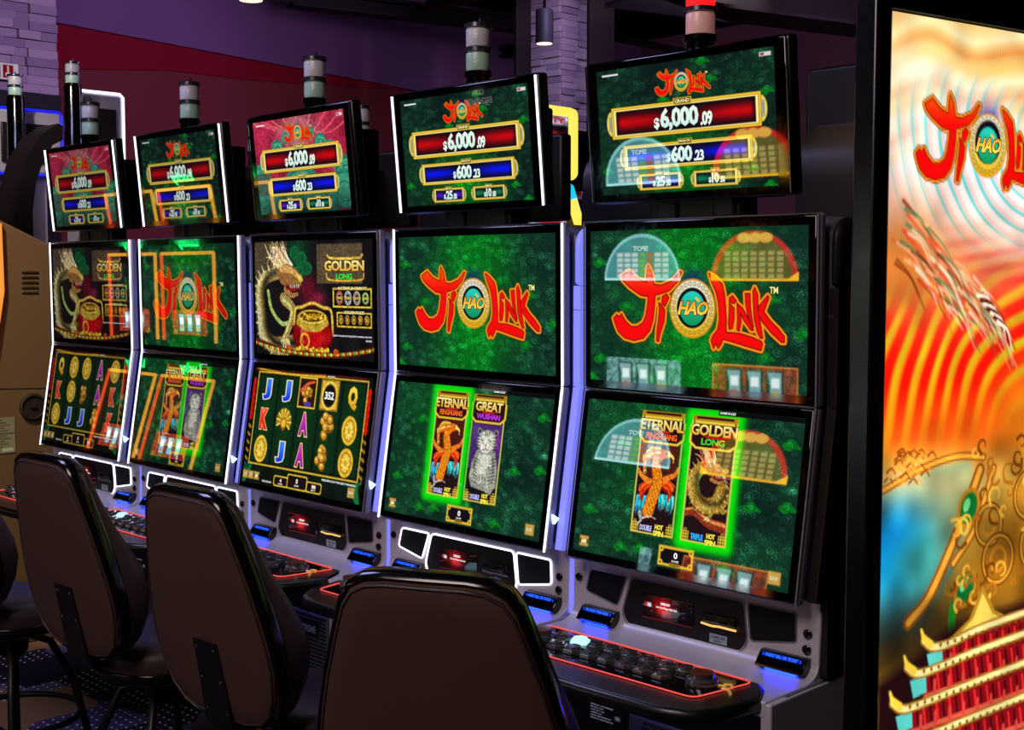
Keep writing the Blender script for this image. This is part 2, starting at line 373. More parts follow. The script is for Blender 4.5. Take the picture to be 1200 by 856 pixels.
        at = me.color_attributes.new('pixels', 'FLOAT_COLOR', 'POINT'); at.data.foreach_set('color', np.c_[C, np.ones(len(C))].astype(np.float32).ravel())
        me.materials.append(M[m] if isinstance(m, str) else m)
        return link(name, me, parent)

# ------------------------------------------------------------------ screen art
GOLD, GOLD2, PALE = (.95, .80, .22), (.72, .50, .08), (1., .95, .62)
INK = (.05, .03, .05)
LOGO = {
'J': [(-.583,-.203),(-.515,-.238),(-.447,-.186),(-.374,-.163),(-.365,-.257),(-.357,-.269),(-.328,-.226),(-.308,-.149),(-.25,-.144),(-.16,-.173),(-.097,-.232),(-.087,-.227),(-.122,-.163),(-.186,-.109),(-.256,-.089),(-.299,-.079),(-.304,-.003),(-.315,.078),(-.341,.15),(-.394,.202),(-.474,.22),(-.555,.206),(-.61,.166),(-.638,.115),(-.652,.078),(-.624,.052),(-.603,.067),(-.583,.046),(-.549,.092),(-.501,.128),(-.447,.127),(-.4,.1),(-.374,.049),(-.361,-.023),(-.357,-.071),(-.42,-.078),(-.515,-.13),(-.569,-.172)],
'i1': [(-.269,-.033),(-.243,-.013),(-.218,.017),(-.224,.087),(-.256,.168),(-.269,.219),(-.286,.214),(-.282,.149),(-.269,.068),(-.263,.007)],
'd1': [(-.239,-.072),(-.205,-.089),(-.186,-.064),(-.218,-.008),(-.243,-.028)],
'i2': [(.284,-.036),(.319,-.007),(.319,.059),(.307,.117),(.284,.122),(.278,.079),(.284,.022)],
'd2': [(.284,-.069),(.307,-.084),(.336,-.05),(.319,-.036),(.284,-.045)],
'N1': [(.342,-.036),(.365,-.008),(.371,.078),(.359,.13),(.342,.126),(.346,.059)],
'N2': [(.342,-.036),(.382,-.008),(.445,.086),(.462,.123),(.445,.124),(.394,.068),(.359,.011)],
'N3': [(.4,-.098),(.434,-.098),(.439,-.008),(.451,.058),(.462,.104),(.445,.095),(.417,.02),(.405,-.036)],
'K1': [(.468,-.135),(.49,-.093),(.493,-.009),(.512,.085),(.529,.169),(.512,.169),(.49,.132),(.468,.057),(.46,-.037),(.456,-.112)],
'K2': [(.496,-.018),(.54,-.065),(.562,-.088),(.571,-.074),(.551,-.028),(.535,.01),(.584,.065),(.639,.11),(.682,.156),(.682,.188),(.661,.188),(.595,.139),(.529,.075),(.496,.029)],
'L': [(.13,-.22),(.166,-.205),(.231,-.151),(.246,-.093),(.255,-.016),(.261,.06),(.261,.142),(.359,.146),(.451,.166),(.518,.188),(.529,.206),(.518,.244),(.496,.24),(.394,.219),(.302,.198),(.237,.186),(.226,.215),(.202,.244),(.184,.216),(.166,.246),(.148,.198),(.16,.168),(.196,.129),(.21,.061),(.202,-.035),(.184,-.103),(.148,-.171)]}
def paint_logo(cv, cx, cy, k, kx=1., tm=True, mute=1., disc=True):
    P = {n: [(cx + a * k * kx, cy + b * k) for a, b in p] for n, p in LOGO.items()}
    g = lambda c: tuple(np.array(c) * mute)
    def red(X, Y):
        t = np.clip((Y - cy) / k + .3, 0, .5)[..., None] * 2
        return (np.array((1., .42, .02)) * np.clip(1 - t * 2.4, 0, 1) + np.array((.98, .03, .03)) * np.clip(t * 2.4, 0, 1)) * mute
    if disc:
        cv.glow(cx, cy - .13 * k, .10 * k, .10 * k, g((.10, .06, .55)), .9)
        cv.ell(cx, cy, .18 * k * kx, .188 * k, g((.85, .55, .1)))
        def gold(X, Y):
            t = np.clip((Y - cy) / k * 3 + .5, 0, 1)[..., None]
            return (np.array((.93, .93, .90)) * (1 - t) + np.array((.92, .72, .08)) * t) * mute
        cv.ell(cx, cy, .168 * k * kx, .176 * k, gold)
        for q in range(26):
            a = q * 2 * math.pi / 26; cv.ring(cx + .148 * k * kx * math.cos(a), cy + .156 * k * math.sin(a), .011 * k, .011 * k, .006 * k, g((.45, .38, .2)), .8)
        cv.ell(cx, cy - .003, .122 * k * kx, .128 * k, g((.05, .05, .08)))
        def teal(X, Y):
            t = np.clip((Y - cy) / k * 4 + .5, 0, 1)[..., None]
            return (np.array((.15, .85, .78)) * (1 - t) + np.array((.05, .55, .30)) * t) * mute
        cv.ell(cx, cy, .098 * k * kx, .108 * k, teal)
        cv.text('HAO', cx - .115 * k * kx, cy - .045 * k, cx + .125 * k * kx, cy + .042 * k, g((1., .62, .12)), g((1., .9, .35)), .03, .3, under=g((.35, .12, .03)), uo=.05)
        cv.stroke([(cx + .03 * k * kx, cy - .065 * k), (cx + .05 * k * kx, cy - .05 * k)], .008 * k, .008 * k, g((1., .75, .2)))
    for grow, col in ((.0220, g((.20, .08, .02))), (.0180, g((1., .58, .10))), (.0045, g((.45, .05, .02)))):
        for n in P: cv.poly(P[n], col, grow * k)
    for n in P: cv.poly(P[n], red, -.0035 * k)
    if tm: cv.text('TM', cx + .575 * k * kx, cy - .14 * k, cx + .635 * k * kx, cy - .10 * k, g((1, .95, .6)))
BG_K = 1.
def bg_green(cv, center=(.845, .55), strength=1., dark=(.05, .20, .13), seed=1, rx=.42, ry=.8):
    cv.im[:] = np.array((.045, .175, .125)) * BG_K
    cv.im[:] += (cv.noise(5, seed)[..., None] - .5) * np.array((.02, .10, .03))
    cv.glow(center[0], center[1], rx, ry, (.01, .47, .09), .92 * strength)
    cv.swirls(430, .022, .052, (.17, .50, .25), seed, .60)
    r = np.random.default_rng(seed + 5)
    for _ in range(13):
        x, y = r.random() * cv.asp, r.random()
        for dx, dy, q in ((0, -.008, .022), (.026, .006, .016), (-.026, .006, .018), (.045, .012, .010), (-.01, .012, .022)): cv.ell(x + dx * 1.3, y + dy * 1.3, q * 1.5, q * 1.05, (.02, .42, .10), .75)
        cv.curve([(x - .02, y), (x, y - .012), (x + .015, y + .004), (x, y + .008)], .003, .003, (.12, .62, .25))
    cv.grain(.16, 90, seed + 9)
def jackpot(cv, s0, t0, s1, t1, glow, tag_text, dol, whole, cents, ts, ears=True, mute=1.):
    """gold framed jackpot meter; ts = (s of $, s0, s1 of whole, s of cents) and heights"""
    A = cv.asp; x0, x1 = s0 * A, s1 * A; h = t1 - t0; b = min(.03, h * .13); ib = b * 1.5; g = lambda c: tuple(np.array(c) * mute)
    if ears:
        for sx, xx in ((-1, x0), (1, x1)):
            cv.ell(xx, (t0 + t1) / 2, h * .22, h * .40, g(GOLD)); cv.ell(xx, (t0 + t1) / 2, h * .17, h * .32, g((.80, .82, .72)))
            for k in range(3): cv.frame(xx - h * .10 + k * .03 * h, (t0 + t1) / 2 - h * .22 + k * .05 * h, xx + h * .10 - k * .03 * h, (t0 + t1) / 2 + h * .22 - k * .05 * h, h * .018, g((.45, .42, .22)))
    cv.rect(x0 - .004, t0 - .004, x1 + .004, t1 + .004, g((.25, .16, .02)))
    cv.rect(x0, t0, x1, t1, g(GOLD)); cv.rect(x0 + b * .45, t0 + b * .45, x1 - b * .45, t1 - b * .45, g((.78, .58, .10))); cv.rect(x0 + b * .8, t0 + b * .7, x1 - b * .8, t1 - b * .7, g(PALE))
    X0, X1, Y0, Y1 = x0 + ib, x1 - ib, t0 + b, t1 - b; cy = (Y0 + Y1) / 2; hh = (Y1 - Y0) / 2
    def inner(X, Y):
        v = np.exp(-((Y - cy) / (hh * .58)) ** 2 * .9)[..., None] * np.clip(np.minimum(X - X0, X1 - X) / (hh * .55), 0, 1)[..., None] ** .8
        m = 1 - .75 * np.exp(-((X - (X0 + X1) / 2) / ((X1 - X0) * .2)) ** 2)[..., None]
        return (np.array(INK) + (np.array(glow) - np.array(INK)) * v * m) * mute
    cv.poly([(X0, Y0), (X1, Y0), (X1, Y1), (X0, Y1)], inner)
    tw = h * .36; cxm = (x0 + x1) / 2; th = max(.016, h * .10)
    cv.rect(cxm - tw, t0 - th, cxm + tw, t0 + th * 1.1, g(GOLD)); cv.rect(cxm - tw * .9, t0 - th * .75, cxm + tw * .9, t0 + th * .85, g((.30, .20, .05)))
    cv.text(tag_text, cxm - tw * .8, t0 - th * .5, cxm + tw * .8, t0 + th * .6, g(PALE), off=.02)
    white, dark = g((.93, 1., .95)), g((.25, .42, .42)); sd, w0, w1, sc0, sc1 = ts
    ty0, ty1 = Y0 + hh * .13, Y1 - hh * .13; H = ty1 - ty0
    cv.text(dol, sd * A, ty0 + H * .42, sd * A + (w0 - sd) * A * .86, ty1 - H * .02, white, off=.03, under=dark, uo=.02)
    cv.text(whole, w0 * A, ty0, w1 * A, ty1 + (H * .1 if ',' in whole else 0), white, g((.80, .93, .89)), off=.038, under=dark, uo=.016)
    cv.text(cents, sc0 * A, ty0 + H * .34, sc1 * A, ty1, white, off=.035, under=dark, uo=.02)
def topper_common(cv, mute=1.):
    A = cv.asp
    paint_logo(cv, .504 * A, .165, .395, 1., True, mute)
    jackpot(cv, .083, .307, .925, .555, (.78, .02, .05), 'GRAND', '$', '6,000', '.09', (.337, .374, .592, .602, .668), True, mute)
    jackpot(cv, .145, .615, .873, .808, (.02, .08, .95), 'MAJOR', '$', '600', '.23', (.401, .427, .548, .556, .612), True, mute)
    jackpot(cv, .232, .850, .476, .976, (.28, .10, .80), 'MINOR', '$', '25', '.00', (.312, .332, .385, .389, .418), True, mute)
    jackpot(cv, .549, .852, .79, .974, (.02, .50, .32), 'MINI', '$', '10', '.00', (.632, .650, .690, .695, .722), True, mute)
    cv.rect(.035 * A, .035, .135 * A, .049, (.92, .92, .95)); cv.rect(.925 * A, .03, .985 * A, .06, (.85, .82, .85)); cv.rect(.93 * A, .036, .95 * A, .054, (.6, .2, .25))
def art_topper_green(cv):
    global BG_K; BG_K = .82
    bg_green(cv, (.845, .80), .95, seed=11, rx=.42, ry=.28); BG_K = 1.; topper_common(cv)
def art_topper_red(cv):
    A = cv.asp; cv.im[:] = np.array((.62, .12, .24))
    cv.im[:] += (cv.noise(6, 4)[..., None] - .5) * np.array((.25, .08, .12))
    for k in range(10): cv.curve([(A * .5 + (k - 5) * .06, .15), (A * .5 + (k - 5) * .16, .02 + .02 * k), (A * .5 + (k - 5) * .33, -.1)], .004, .016, (.85, .30, .36))
    cv.glow(A * .5, .16, .33, .2, (.70, .62, .55), .75)
    for x, y, r in ((.02, .62, .16), (.10, .50, .10), (.2, .42, .1), (.26, .3, .09), (.36, .2, .06), (.64, .18, .06), (.74, .28, .08), (.83, .38, .1), (.9, .5, .1), (.98, .6, .15), (.05, .8, .2), (.95, .78, .2), (.3, .9, .25), (.7, .9, .25), (.5, .8, .3)):
        cv.ell(x * A, y, r * 1.25, r, (.16, .50, .42)); cv.ell(x * A, y + .02, r * 1.05, r * .85, (.25, .62, .50))
        cv.ring(x * A, y + .03, r * .6, r * .5, .01, (.10, .36, .30))
    cv.glow(A * .5, 1.05, 1.2, .28, (.02, .10, .09), .9)
    cv.rect(.0, .55, .16 * A, .8, (.25, .35, .3), .4)
    cv.grain(.2, 50, 2); topper_common(cv)
def art_main_green(cv):
    bg_green(cv, (.845, .5), 1., seed=1, rx=.40, ry=1.2)
    paint_logo(cv, .505 * cv.asp, .5025, 1.)
TIT = {'phoenix': ('ETERNAL', 'FENGHUANG', (1., .42, .15)), 'dragon': ('GOLDEN', 'LONG', (.25, .85, .22)), 'tiger': ('GREAT', 'WUSHAN', (.75, .22, .9))}
def p_dragon(cv, bx, by, sx, sy, spots=True):
    """long-bodied dragon: coil, neck, maned head facing right (unit box 0..1)"""
    f = lambda pts: [(bx + a * sx, by + b * sy) for a, b in pts]; k = min(sx * 1.6, sy)
    def scale(X, Y):
        n = np.sin(X / k * 150) * np.sin(Y / k * 110); t = np.clip(.5 + .5 * n, 0, 1)[..., None]
        return np.array((.42, .30, .08)) * (1 - t) + np.array((.82, .66, .24)) * t
    cv.curve(f([(.0, .82), (.25, .80), (.6, .90), (1.0, .93)]), .05 * k, .07 * k, (.55, .20, .10)); cv.curve(f([(.0, .79), (.25, .775), (.6, .875), (1.0, .905)]), .012 * k, .02 * k, (.85, .55, .30))
    cv.curve(f([(.85, .56), (.75, .68), (.45, .72), (.2, .62), (.12, .45), (.25, .32), (.42, .30)]), .13 * k, .07 * k, (.16, .10, .04))
    cv.curve(f([(.85, .56), (.75, .68), (.45, .72), (.2, .62), (.12, .45), (.25, .32), (.42, .30)]), .115 * k, .06 * k, scale)
    cv.curve(f([(.30, .60), (.24, .48), (.32, .38), (.44, .36)]), .02 * k, .012 * k, (.55, .68, .30))
    cv.curve(f([(.5, .74), (.62, .80), (.55, .86)]), .04 * k, .02 * k, (.62, .52, .16)); cv.curve(f([(.78, .66), (.88, .76), (.98, .74)]), .035 * k, .018 * k, (.62, .52, .16))
    bodyp = f([(.85, .56), (.75, .68), (.45, .72), (.2, .62), (.12, .45), (.25, .32), (.42, .30)])
    cv.curve([(a - .05 * k, b + .02 * k) for a, b in bodyp], .03 * k, .02 * k, (.98, .88, .50), alpha=.40, soft=7); cv.curve([(a + .06 * k, b - .03 * k) for a, b in bodyp], .035 * k, .02 * k, (.06, .04, .02), alpha=.65, soft=7)
    for i in range(16):
        t = i / 15 * 5.99; j = int(t); u_ = t - j; px_, py_ = bodyp[j][0] * (1 - u_) + bodyp[j + 1][0] * u_, bodyp[j][1] * (1 - u_) + bodyp[j + 1][1] * u_; dx, dy = px_ - (bx + .5 * sx), py_ - (by + .5 * sy); L_ = math.hypot(dx, dy) + 1e-6
        cv.stroke([(px_ + dx / L_ * .07 * k, py_ + dy / L_ * .07 * k), (px_ + dx / L_ * .14 * k, py_ + dy / L_ * .13 * k)], .012 * k, .002 * k, (.90, .66, .30))
    for e in ((.48, .88), (.55, .89), (.61, .87)): cv.curve(f([(.55, .85), e]), .012 * k, .005 * k, (.9, .85, .6))
    for i in range(14):                                                   # mane streaming up and back
        t = i / 13; x0, y0 = .40 + .25 * t, .30 - .06 * t + .02 * math.sin(i * 3)
        c = ((.86, .62, .34), (.72, .36, .20), (.95, .82, .60))[i % 3]
        cv.curve(f([(x0, y0), (x0 - .16 + .04 * t, y0 - .10 - .03 * (i % 4)), (x0 - .30 + .10 * t, y0 - .13 - .05 * ((i * 7) % 4))]), .016 * k, .003 * k, c)
    cv.ell(*f([(.62, .33)])[0], .20 * sx, .075 * sy, (.58, .36, .16)); cv.curve(f([(.5, .30), (.66, .29), (.82, .33)]), .045 * k, .03 * k, (.74, .50, .24))
    cv.curve(f([(.62, .40), (.78, .41), (.88, .385)]), .018 * k, .010 * k, (.50, .10, .10)); cv.curve(f([(.56, .43), (.72, .455), (.84, .435)]), .026 * k, .014 * k, (.70, .46, .22))
    for i in range(5): cv.stroke(f([(.66 + .05 * i, .385), (.67 + .05 * i, .405)]), .006 * k, .002 * k, (1, .95, .85))
    cv.ell(*f([(.86, .32)])[0], .05 * k, .035 * k, (.72, .62, .20)); cv.ell(*f([(.66, .295)])[0], .014 * k, .010 * k, (1, .9, .3)); cv.ell(*f([(.664, .295)])[0], .006 * k, .006 * k, INK)
    for a in ((.50, .22, .30, .06), (.58, .20, .46, .02)): cv.curve(f([(a[0], a[1] + .06), (a[2] + .12, a[1] - .04), (a[2], a[3])]), .014 * k, .004 * k, (.95, .88, .66))
    for i in range(3): cv.curve(f([(.80, .36), (.95, .40 + .05 * i), (1.05, .34 + .08 * i)]), .005 * k, .002 * k, (.95, .7, .5))
def p_phoenix(cv, bx, by, sx, sy):
    f = lambda pts: [(bx + a * sx, by + b * sy) for a, b in pts]; k = sx * 1.6
    def feath(X, Y):
        t = np.clip(.5 + .5 * np.sin(X / k * 120 + Y / k * 30) * np.sin(Y / k * 90), 0, 1)[..., None]
        return np.array((.80, .28, .02)) * (1 - t) + np.array((1., .72, .14)) * t
    cv.rect(bx, by, bx + sx, by + sy * .42, (.30, .10, .06), .8)
    for i in range(7): cv.stroke(f([(0, .03 + .05 * i), (1, .05 + .05 * i)]), .004 * k, .004 * k, (.22, .06, .04))
    q = np.random.default_rng(3)
    for i in range(9):                                                    # cyan tail feathers hanging under the wings
        cv.curve(f([(.06 + .032 * i, .66), (.03 + .030 * i, .76), (.01 + .034 * i, .84 + .07 * q.random())]), .018 * k, .002 * k, ((.12, .85, .80), (.30, .60, .95), (.03, .62, .70))[i % 3])
        cv.curve(f([(.60 + .042 * i, .62), (.62 + .042 * i, .70), (.61 + .040 * i, .76 + .07 * q.random())]), .020 * k, .002 * k, ((.10, .88, .82), (.04, .62, .74), (.5, .95, .92))[i % 3])
    for i in range(46):                                                   # wings: many red and orange feathers
        t = q.random(); c = ((.85, .08, .03), (.98, .26, .05), (.60, .03, .02), (1., .50, .12))[i % 4]
        cv.curve(f([(.42, .42 + .10 * t), (.24, .46 + .14 * t), (.02 + .12 * t + .05 * q.random(), .52 + .20 * t)]), .014 * k, .004 * k, c, n=5)
        cv.curve(f([(.60, .40 + .12 * t), (.80, .42 + .16 * t), (1.0 - .16 * t - .05 * q.random(), .46 + .23 * t)]), .014 * k, .004 * k, c, n=5)
    cv.curve(f([(.0, .34), (.08, .40), (.25, .46), (.4, .48)]), .02 * k, .045 * k, (.95, .50, .12)); cv.curve(f([(1., .28), (.92, .36), (.78, .40), (.62, .46)]), .02 * k, .045 * k, (.95, .48, .12))
    cv.curve(f([(.36, .82), (.45, .62), (.52, .46), (.46, .32), (.44, .22), (.56, .15)]), .095 * k, .065 * k, (.45, .10, .02)); cv.curve(f([(.36, .82), (.45, .62), (.52, .46), (.46, .32), (.44, .22), (.56, .15)]), .085 * k, .056 * k, feath)
    cv.ell(*f([(.60, .13)])[0], .19 * sx, .055 * sy, (.95, .45, .10)); cv.curve(f([(.72, .12), (.84, .16), (.86, .22)]), .026 * k, .004 * k, (1., .80, .30)); cv.ell(*f([(.68, .12)])[0], .014 * k, .014 * k, INK)
    for i in range(6):
        cv.curve(f([(.50, .08 + .015 * i), (.26 - .02 * i, .08 + .03 * i), (.10 + .01 * i, .20 + .035 * i)]), .018 * k, .010 * k, ((.95, .82, .35), (.80, .60, .15), (1., .35, .10))[i % 3])
        cv.ring(*f([(.12 + .012 * i, .19 + .035 * i)])[0], .02 * k, .024 * k, .008 * k, (.95, .9, .5))
    cv.curve(f([(.22, .92), (.40, .88), (.56, .90)]), .012 * k, .006 * k, (.85, .80, .75)); cv.curve(f([(.16, .86), (.20, .94), (.12, 1.0)]), .03 * k, .008 * k, (.62, .66, .66))
def p_tiger(cv, bx, by, sx, sy):
    f = lambda pts: [(bx + a * sx, by + b * sy) for a, b in pts]; k = sx * 1.6
    cv.rect(bx, by, bx + sx, by + sy * .65, (.26, .15, .40)); cv.glow(bx + sx * .8, by + sy * .25, .05, .06, (.70, .20, .75), .8); cv.glow(bx + sx * .2, by + sy * .18, .05, .05, (.45, .32, .70), .6)
    cv.rect(bx, by + sy * .65, bx + sx, by + sy, (.09, .06, .08))
    W_, G_, S_ = (.80, .80, .74), (.55, .56, .52), (.13, .12, .12)
    cv.poly(f([(.30, .42), (.18, .58), (.14, .76), (.22, .86), (.70, .90), (.92, .84), (.90, .60), (.80, .42)]), G_, .02); cv.poly(f([(.34, .44), (.26, .60), (.24, .76), (.60, .82), (.82, .80), (.80, .60), (.72, .44)]), W_, .0)
    cv.curve(f([(.22, .72), (.40, .78), (.62, .76), (.74, .80), (.72, .90)]), .075 * k, .05 * k, (.70, .70, .64)); cv.curve(f([(.72, .66), (.86, .80), (.80, .92)]), .07 * k, .045 * k, (.62, .62, .57))
    cv.ell(*f([(.54, .27)])[0], .32 * sx, .165 * sy, G_); cv.ell(*f([(.54, .26)])[0], .28 * sx, .14 * sy, W_)
    for x in (.28, .82): cv.ell(*f([(x, .13)])[0], .07 * sx, .04 * sy, G_); cv.ell(*f([(x, .135)])[0], .04 * sx, .025 * sy, S_)
    cv.ell(*f([(.52, .36)])[0], .16 * sx, .06 * sy, (.92, .91, .86)); cv.poly(f([(.46, .305), (.58, .305), (.52, .33)]), (.75, .45, .42)); cv.stroke(f([(.52, .33), (.52, .36)]), .006 * k, .006 * k, S_); cv.curve(f([(.42, .375), (.47, .385), (.52, .36), (.58, .385), (.63, .37)]), .006 * k, .006 * k, S_)
    for x in (.40, .66): cv.ell(*f([(x, .25)])[0], .035 * sx, .012 * sy, S_); cv.ell(*f([(x, .25)])[0], .015 * sx, .008 * sy, (.7, .85, .9))
    for i in range(5):
        for sg in (-1, 1): cv.curve(f([(.54 + sg * .30, .20 + .04 * i), (.54 + sg * .20, .205 + .04 * i)]), .010 * k, .003 * k, S_)
    for i in range(3): cv.curve(f([(.47 + .06 * i, .13), (.48 + .055 * i, .19)]), .009 * k, .004 * k, S_)
    for i in range(8):
        cv.curve(f([(.18 + .01 * i, .50 + .045 * i), (.34, .52 + .045 * i)]), .010 * k, .003 * k, (.30, .28, .26)); cv.curve(f([(.88, .48 + .045 * i), (.70, .52 + .045 * i)]), .010 * k, .003 * k, (.30, .28, .26))
    for i in range(4): cv.stroke(f([(.34 + .09 * i, .745), (.36 + .09 * i, .80)]), .009 * k, .004 * k, (.25, .24, .22))
PAINT = {'phoenix': p_phoenix, 'dragon': lambda cv, a, b, c, d: p_dragon(cv, a, b - .10 * d, c, d * 1.05), 'tiger': p_tiger}
def fret(cv, x, y, r):
    for i in range(3):
        for j in range(4):
            if (i, j) not in ((0, 0), (2, 0)): cv.frame(x + (i - 1) * r * .62 - r * .2, y + (j - 1.5) * r * .62 - r * .2, x + (i - 1) * r * .62 + r * .2, y + (j - 1.5) * r * .62 + r * .2, r * .16, GOLD)
def tile(cv, s0, s1, t0, t1, kind, hi):
    A = cv.asp; x0, x1 = s0 * A, s1 * A; w = x1 - x0; t1m, t2m, c2 = TIT[kind]
    if hi:
        for g, a in ((.062, .2), (.05, .3), (.038, .5), (.027, .8), (.016, 1.)): cv.poly([(x0, t0), (x1, t0), (x1, t1), (x0, t1)], (.02, .92, .03), g, 14., a)
    cv.rect(x0, t0 + .02, x1, t1, GOLD); cv.rect(x0 + .006, t0 + .03, x1 - .006, t1 - .006, (.70, .75, .55)); cv.rect(x0 + .012, t0 + .03, x1 - .012, t1 - .01, (.13, .06, .07))
    X0, X1, Y0, Y1 = x0 + .012, x1 - .012, t0 + .195, t1 - .015
    full = cv.im.copy(); PAINT[kind](cv, X0, Y0, X1 - X0, (Y1 - Y0) * .94)
    keep = ((cv.x >= X0) & (cv.x <= X1) & (cv.y >= Y0 - .02) & (cv.y <= Y1))[..., None]; cv.im[:] = np.where(keep, cv.im, full)
    cv.grain(.3, 130, 8, Y0, Y1, X0, X1)
    # title cartouche
    cv.rect(x0 + .0, t0, x1, t0 + .03, GOLD2); cv.rect(x0 + .03, t0 + .006, x1 - .03, t0 + .020, (.14, .04, .05)); cv.rect(x0 + .02, t0 + .032, x1 - .02, t0 + .05, GOLD)
    cv.poly([(x0 - .005, t0 + .065), (x1 + .005, t0 + .065), (x1 + .005, t0 + .165), (x1 - .04, t0 + .20), (x0 + .04, t0 + .20), (x0 - .005, t0 + .165)], GOLD, .006)
    cv.poly([(x0 + .005, t0 + .060), (x1 - .005, t0 + .060), (x1 - .005, t0 + .162), (x1 - .045, t0 + .192), (x0 + .045, t0 + .192), (x0 + .005, t0 + .162)], (.16, .05, .06))
    cv.ell((x0 + x1) / 2, t0 + .128, w * .2, .01, (.8, .12, .10)); e = .0
    ins = w * .10 if len(t1m) == 5 else 0
    cv.text(t1m, x0 - .004 + ins, t0 + .052, x1 + .004 - ins, t0 + .122, PALE, (.88, .66, .20), .03, under=(.30, .16, .03), uo=.05)
    q = w * (.14 if len(t2m) > 4 else .24)
    cv.text(t2m, x0 + q, t0 + .138, x1 - q, t0 + .178, c2, off=.035, under=(.12, .02, .02), uo=.04)
    fret(cv, x0 + .03, t1 - .045, .028); fret(cv, x1 - .03, t1 - .045, .028)
    cv.text('DOUBLE' if kind != 'dragon' else 'TRIPLE', x0 + w * .22, t1 - .055, x0 + w * .50, t1 - .018, (.75, .75, .98) if kind != 'dragon' else (.15, .70, 1.), off=.05, under=(.10, .06, .2), uo=.05)
    cv.text('HOT', x0 + w * .57, t1 - .068, x0 + w * .76, t1 - .036, (.98, .92, .3), off=.05, under=(.2, .1, .0)); cv.text('SPIN', x0 + w * .54, t1 - .030, x0 + w * .78, t1 + .004, (.98, .92, .3), off=.05, under=(.2, .1, .0))
def credit(cv, s0, t0, s1, t1, big='0', small='$ 0.00', foot='CREDIT'):
    A = cv.asp; x0, x1 = s0 * A, s1 * A; h = t1 - t0
    cv.rect(x0, t0, x1, t1, GOLD); cv.rect(x0 + .004, t0 + .004, x1 - .004, t1 - .004, (.80, .60, .12)); cv.rect(x0 + .010, t0 + .009, x1 - .010, t1 - .009, GOLD)
    cv.rect(x0 + .016, t0 + .016, x1 - .016, t1 - .016, (.07, .05, .08))
    for x in (x0 + .02, x1 - .02):
        for y in (t0 + .02, t1 - .02): cv.ell(x, y, .018, .018, GOLD); cv.ell(x, y, .009, .009, (.5, .35, .05))
    c = (x0 + x1) / 2; w = x1 - x0
    cv.text(big, c - w * .055, t0 + h * .26, c + w * .055, t0 + h * .58, (1, 1, 1), off=.03); cv.text(small, c - w * .10, t0 + h * .65, c + w * .10, t0 + h * .77, (.95, .95, .98), off=.02)
    cv.rect(c - w * .16, t1 - .022, c + w * .16, t1 - .001, (.8, .6, .1)); cv.text(foot, c - w * .15, t1 - .020, c + w * .15, t1 - .003, (.25, .15, .02), off=.03)
def icon(cv, s, t, txt, r=.035):
    A = cv.asp; cv.rect(s * A - r * 1.1, t - r, s * A + r * 1.1, t + r, (.55, .42, .16)); cv.rect(s * A - r * .95, t - r * .85, s * A + r * .95, t + r * .85, (.78, .62, .28)); cv.text(txt, s * A - r * .7, t - r * .35, s * A + r * .7, t + r * .35, (.95, .9, .7), off=.02, under=(.35, .25, .08))
def art_tiles(a, b, hi):
    def art(cv):
        bg_green(cv, (.60, .30), .42, seed=21, rx=.50, ry=.6)
        order = [(.281, .486, a), (.521, .724, b)]
        for i, (s0, s1, k) in enumerate(order):
            if i != hi: tile(cv, s0, s1, .04, .812, k, False)
        s0, s1, k = order[hi]; tile(cv, s0, s1, .04, .812, k, True)
        if hi == 2: pass
        credit(cv, .428, .862, .59, .985)
        icon(cv, .055, .93, 'i', .036); icon(cv, .94, .93, 'BANK', .040)
        cv.rect(.635 * cv.asp, .0, cv.asp, .03, (.03, .03, .04)); cv.text('GAME RULES', .64 * cv.asp, .008, .71 * cv.asp, .022, (.95, .95, .98), off=.02)
    return art
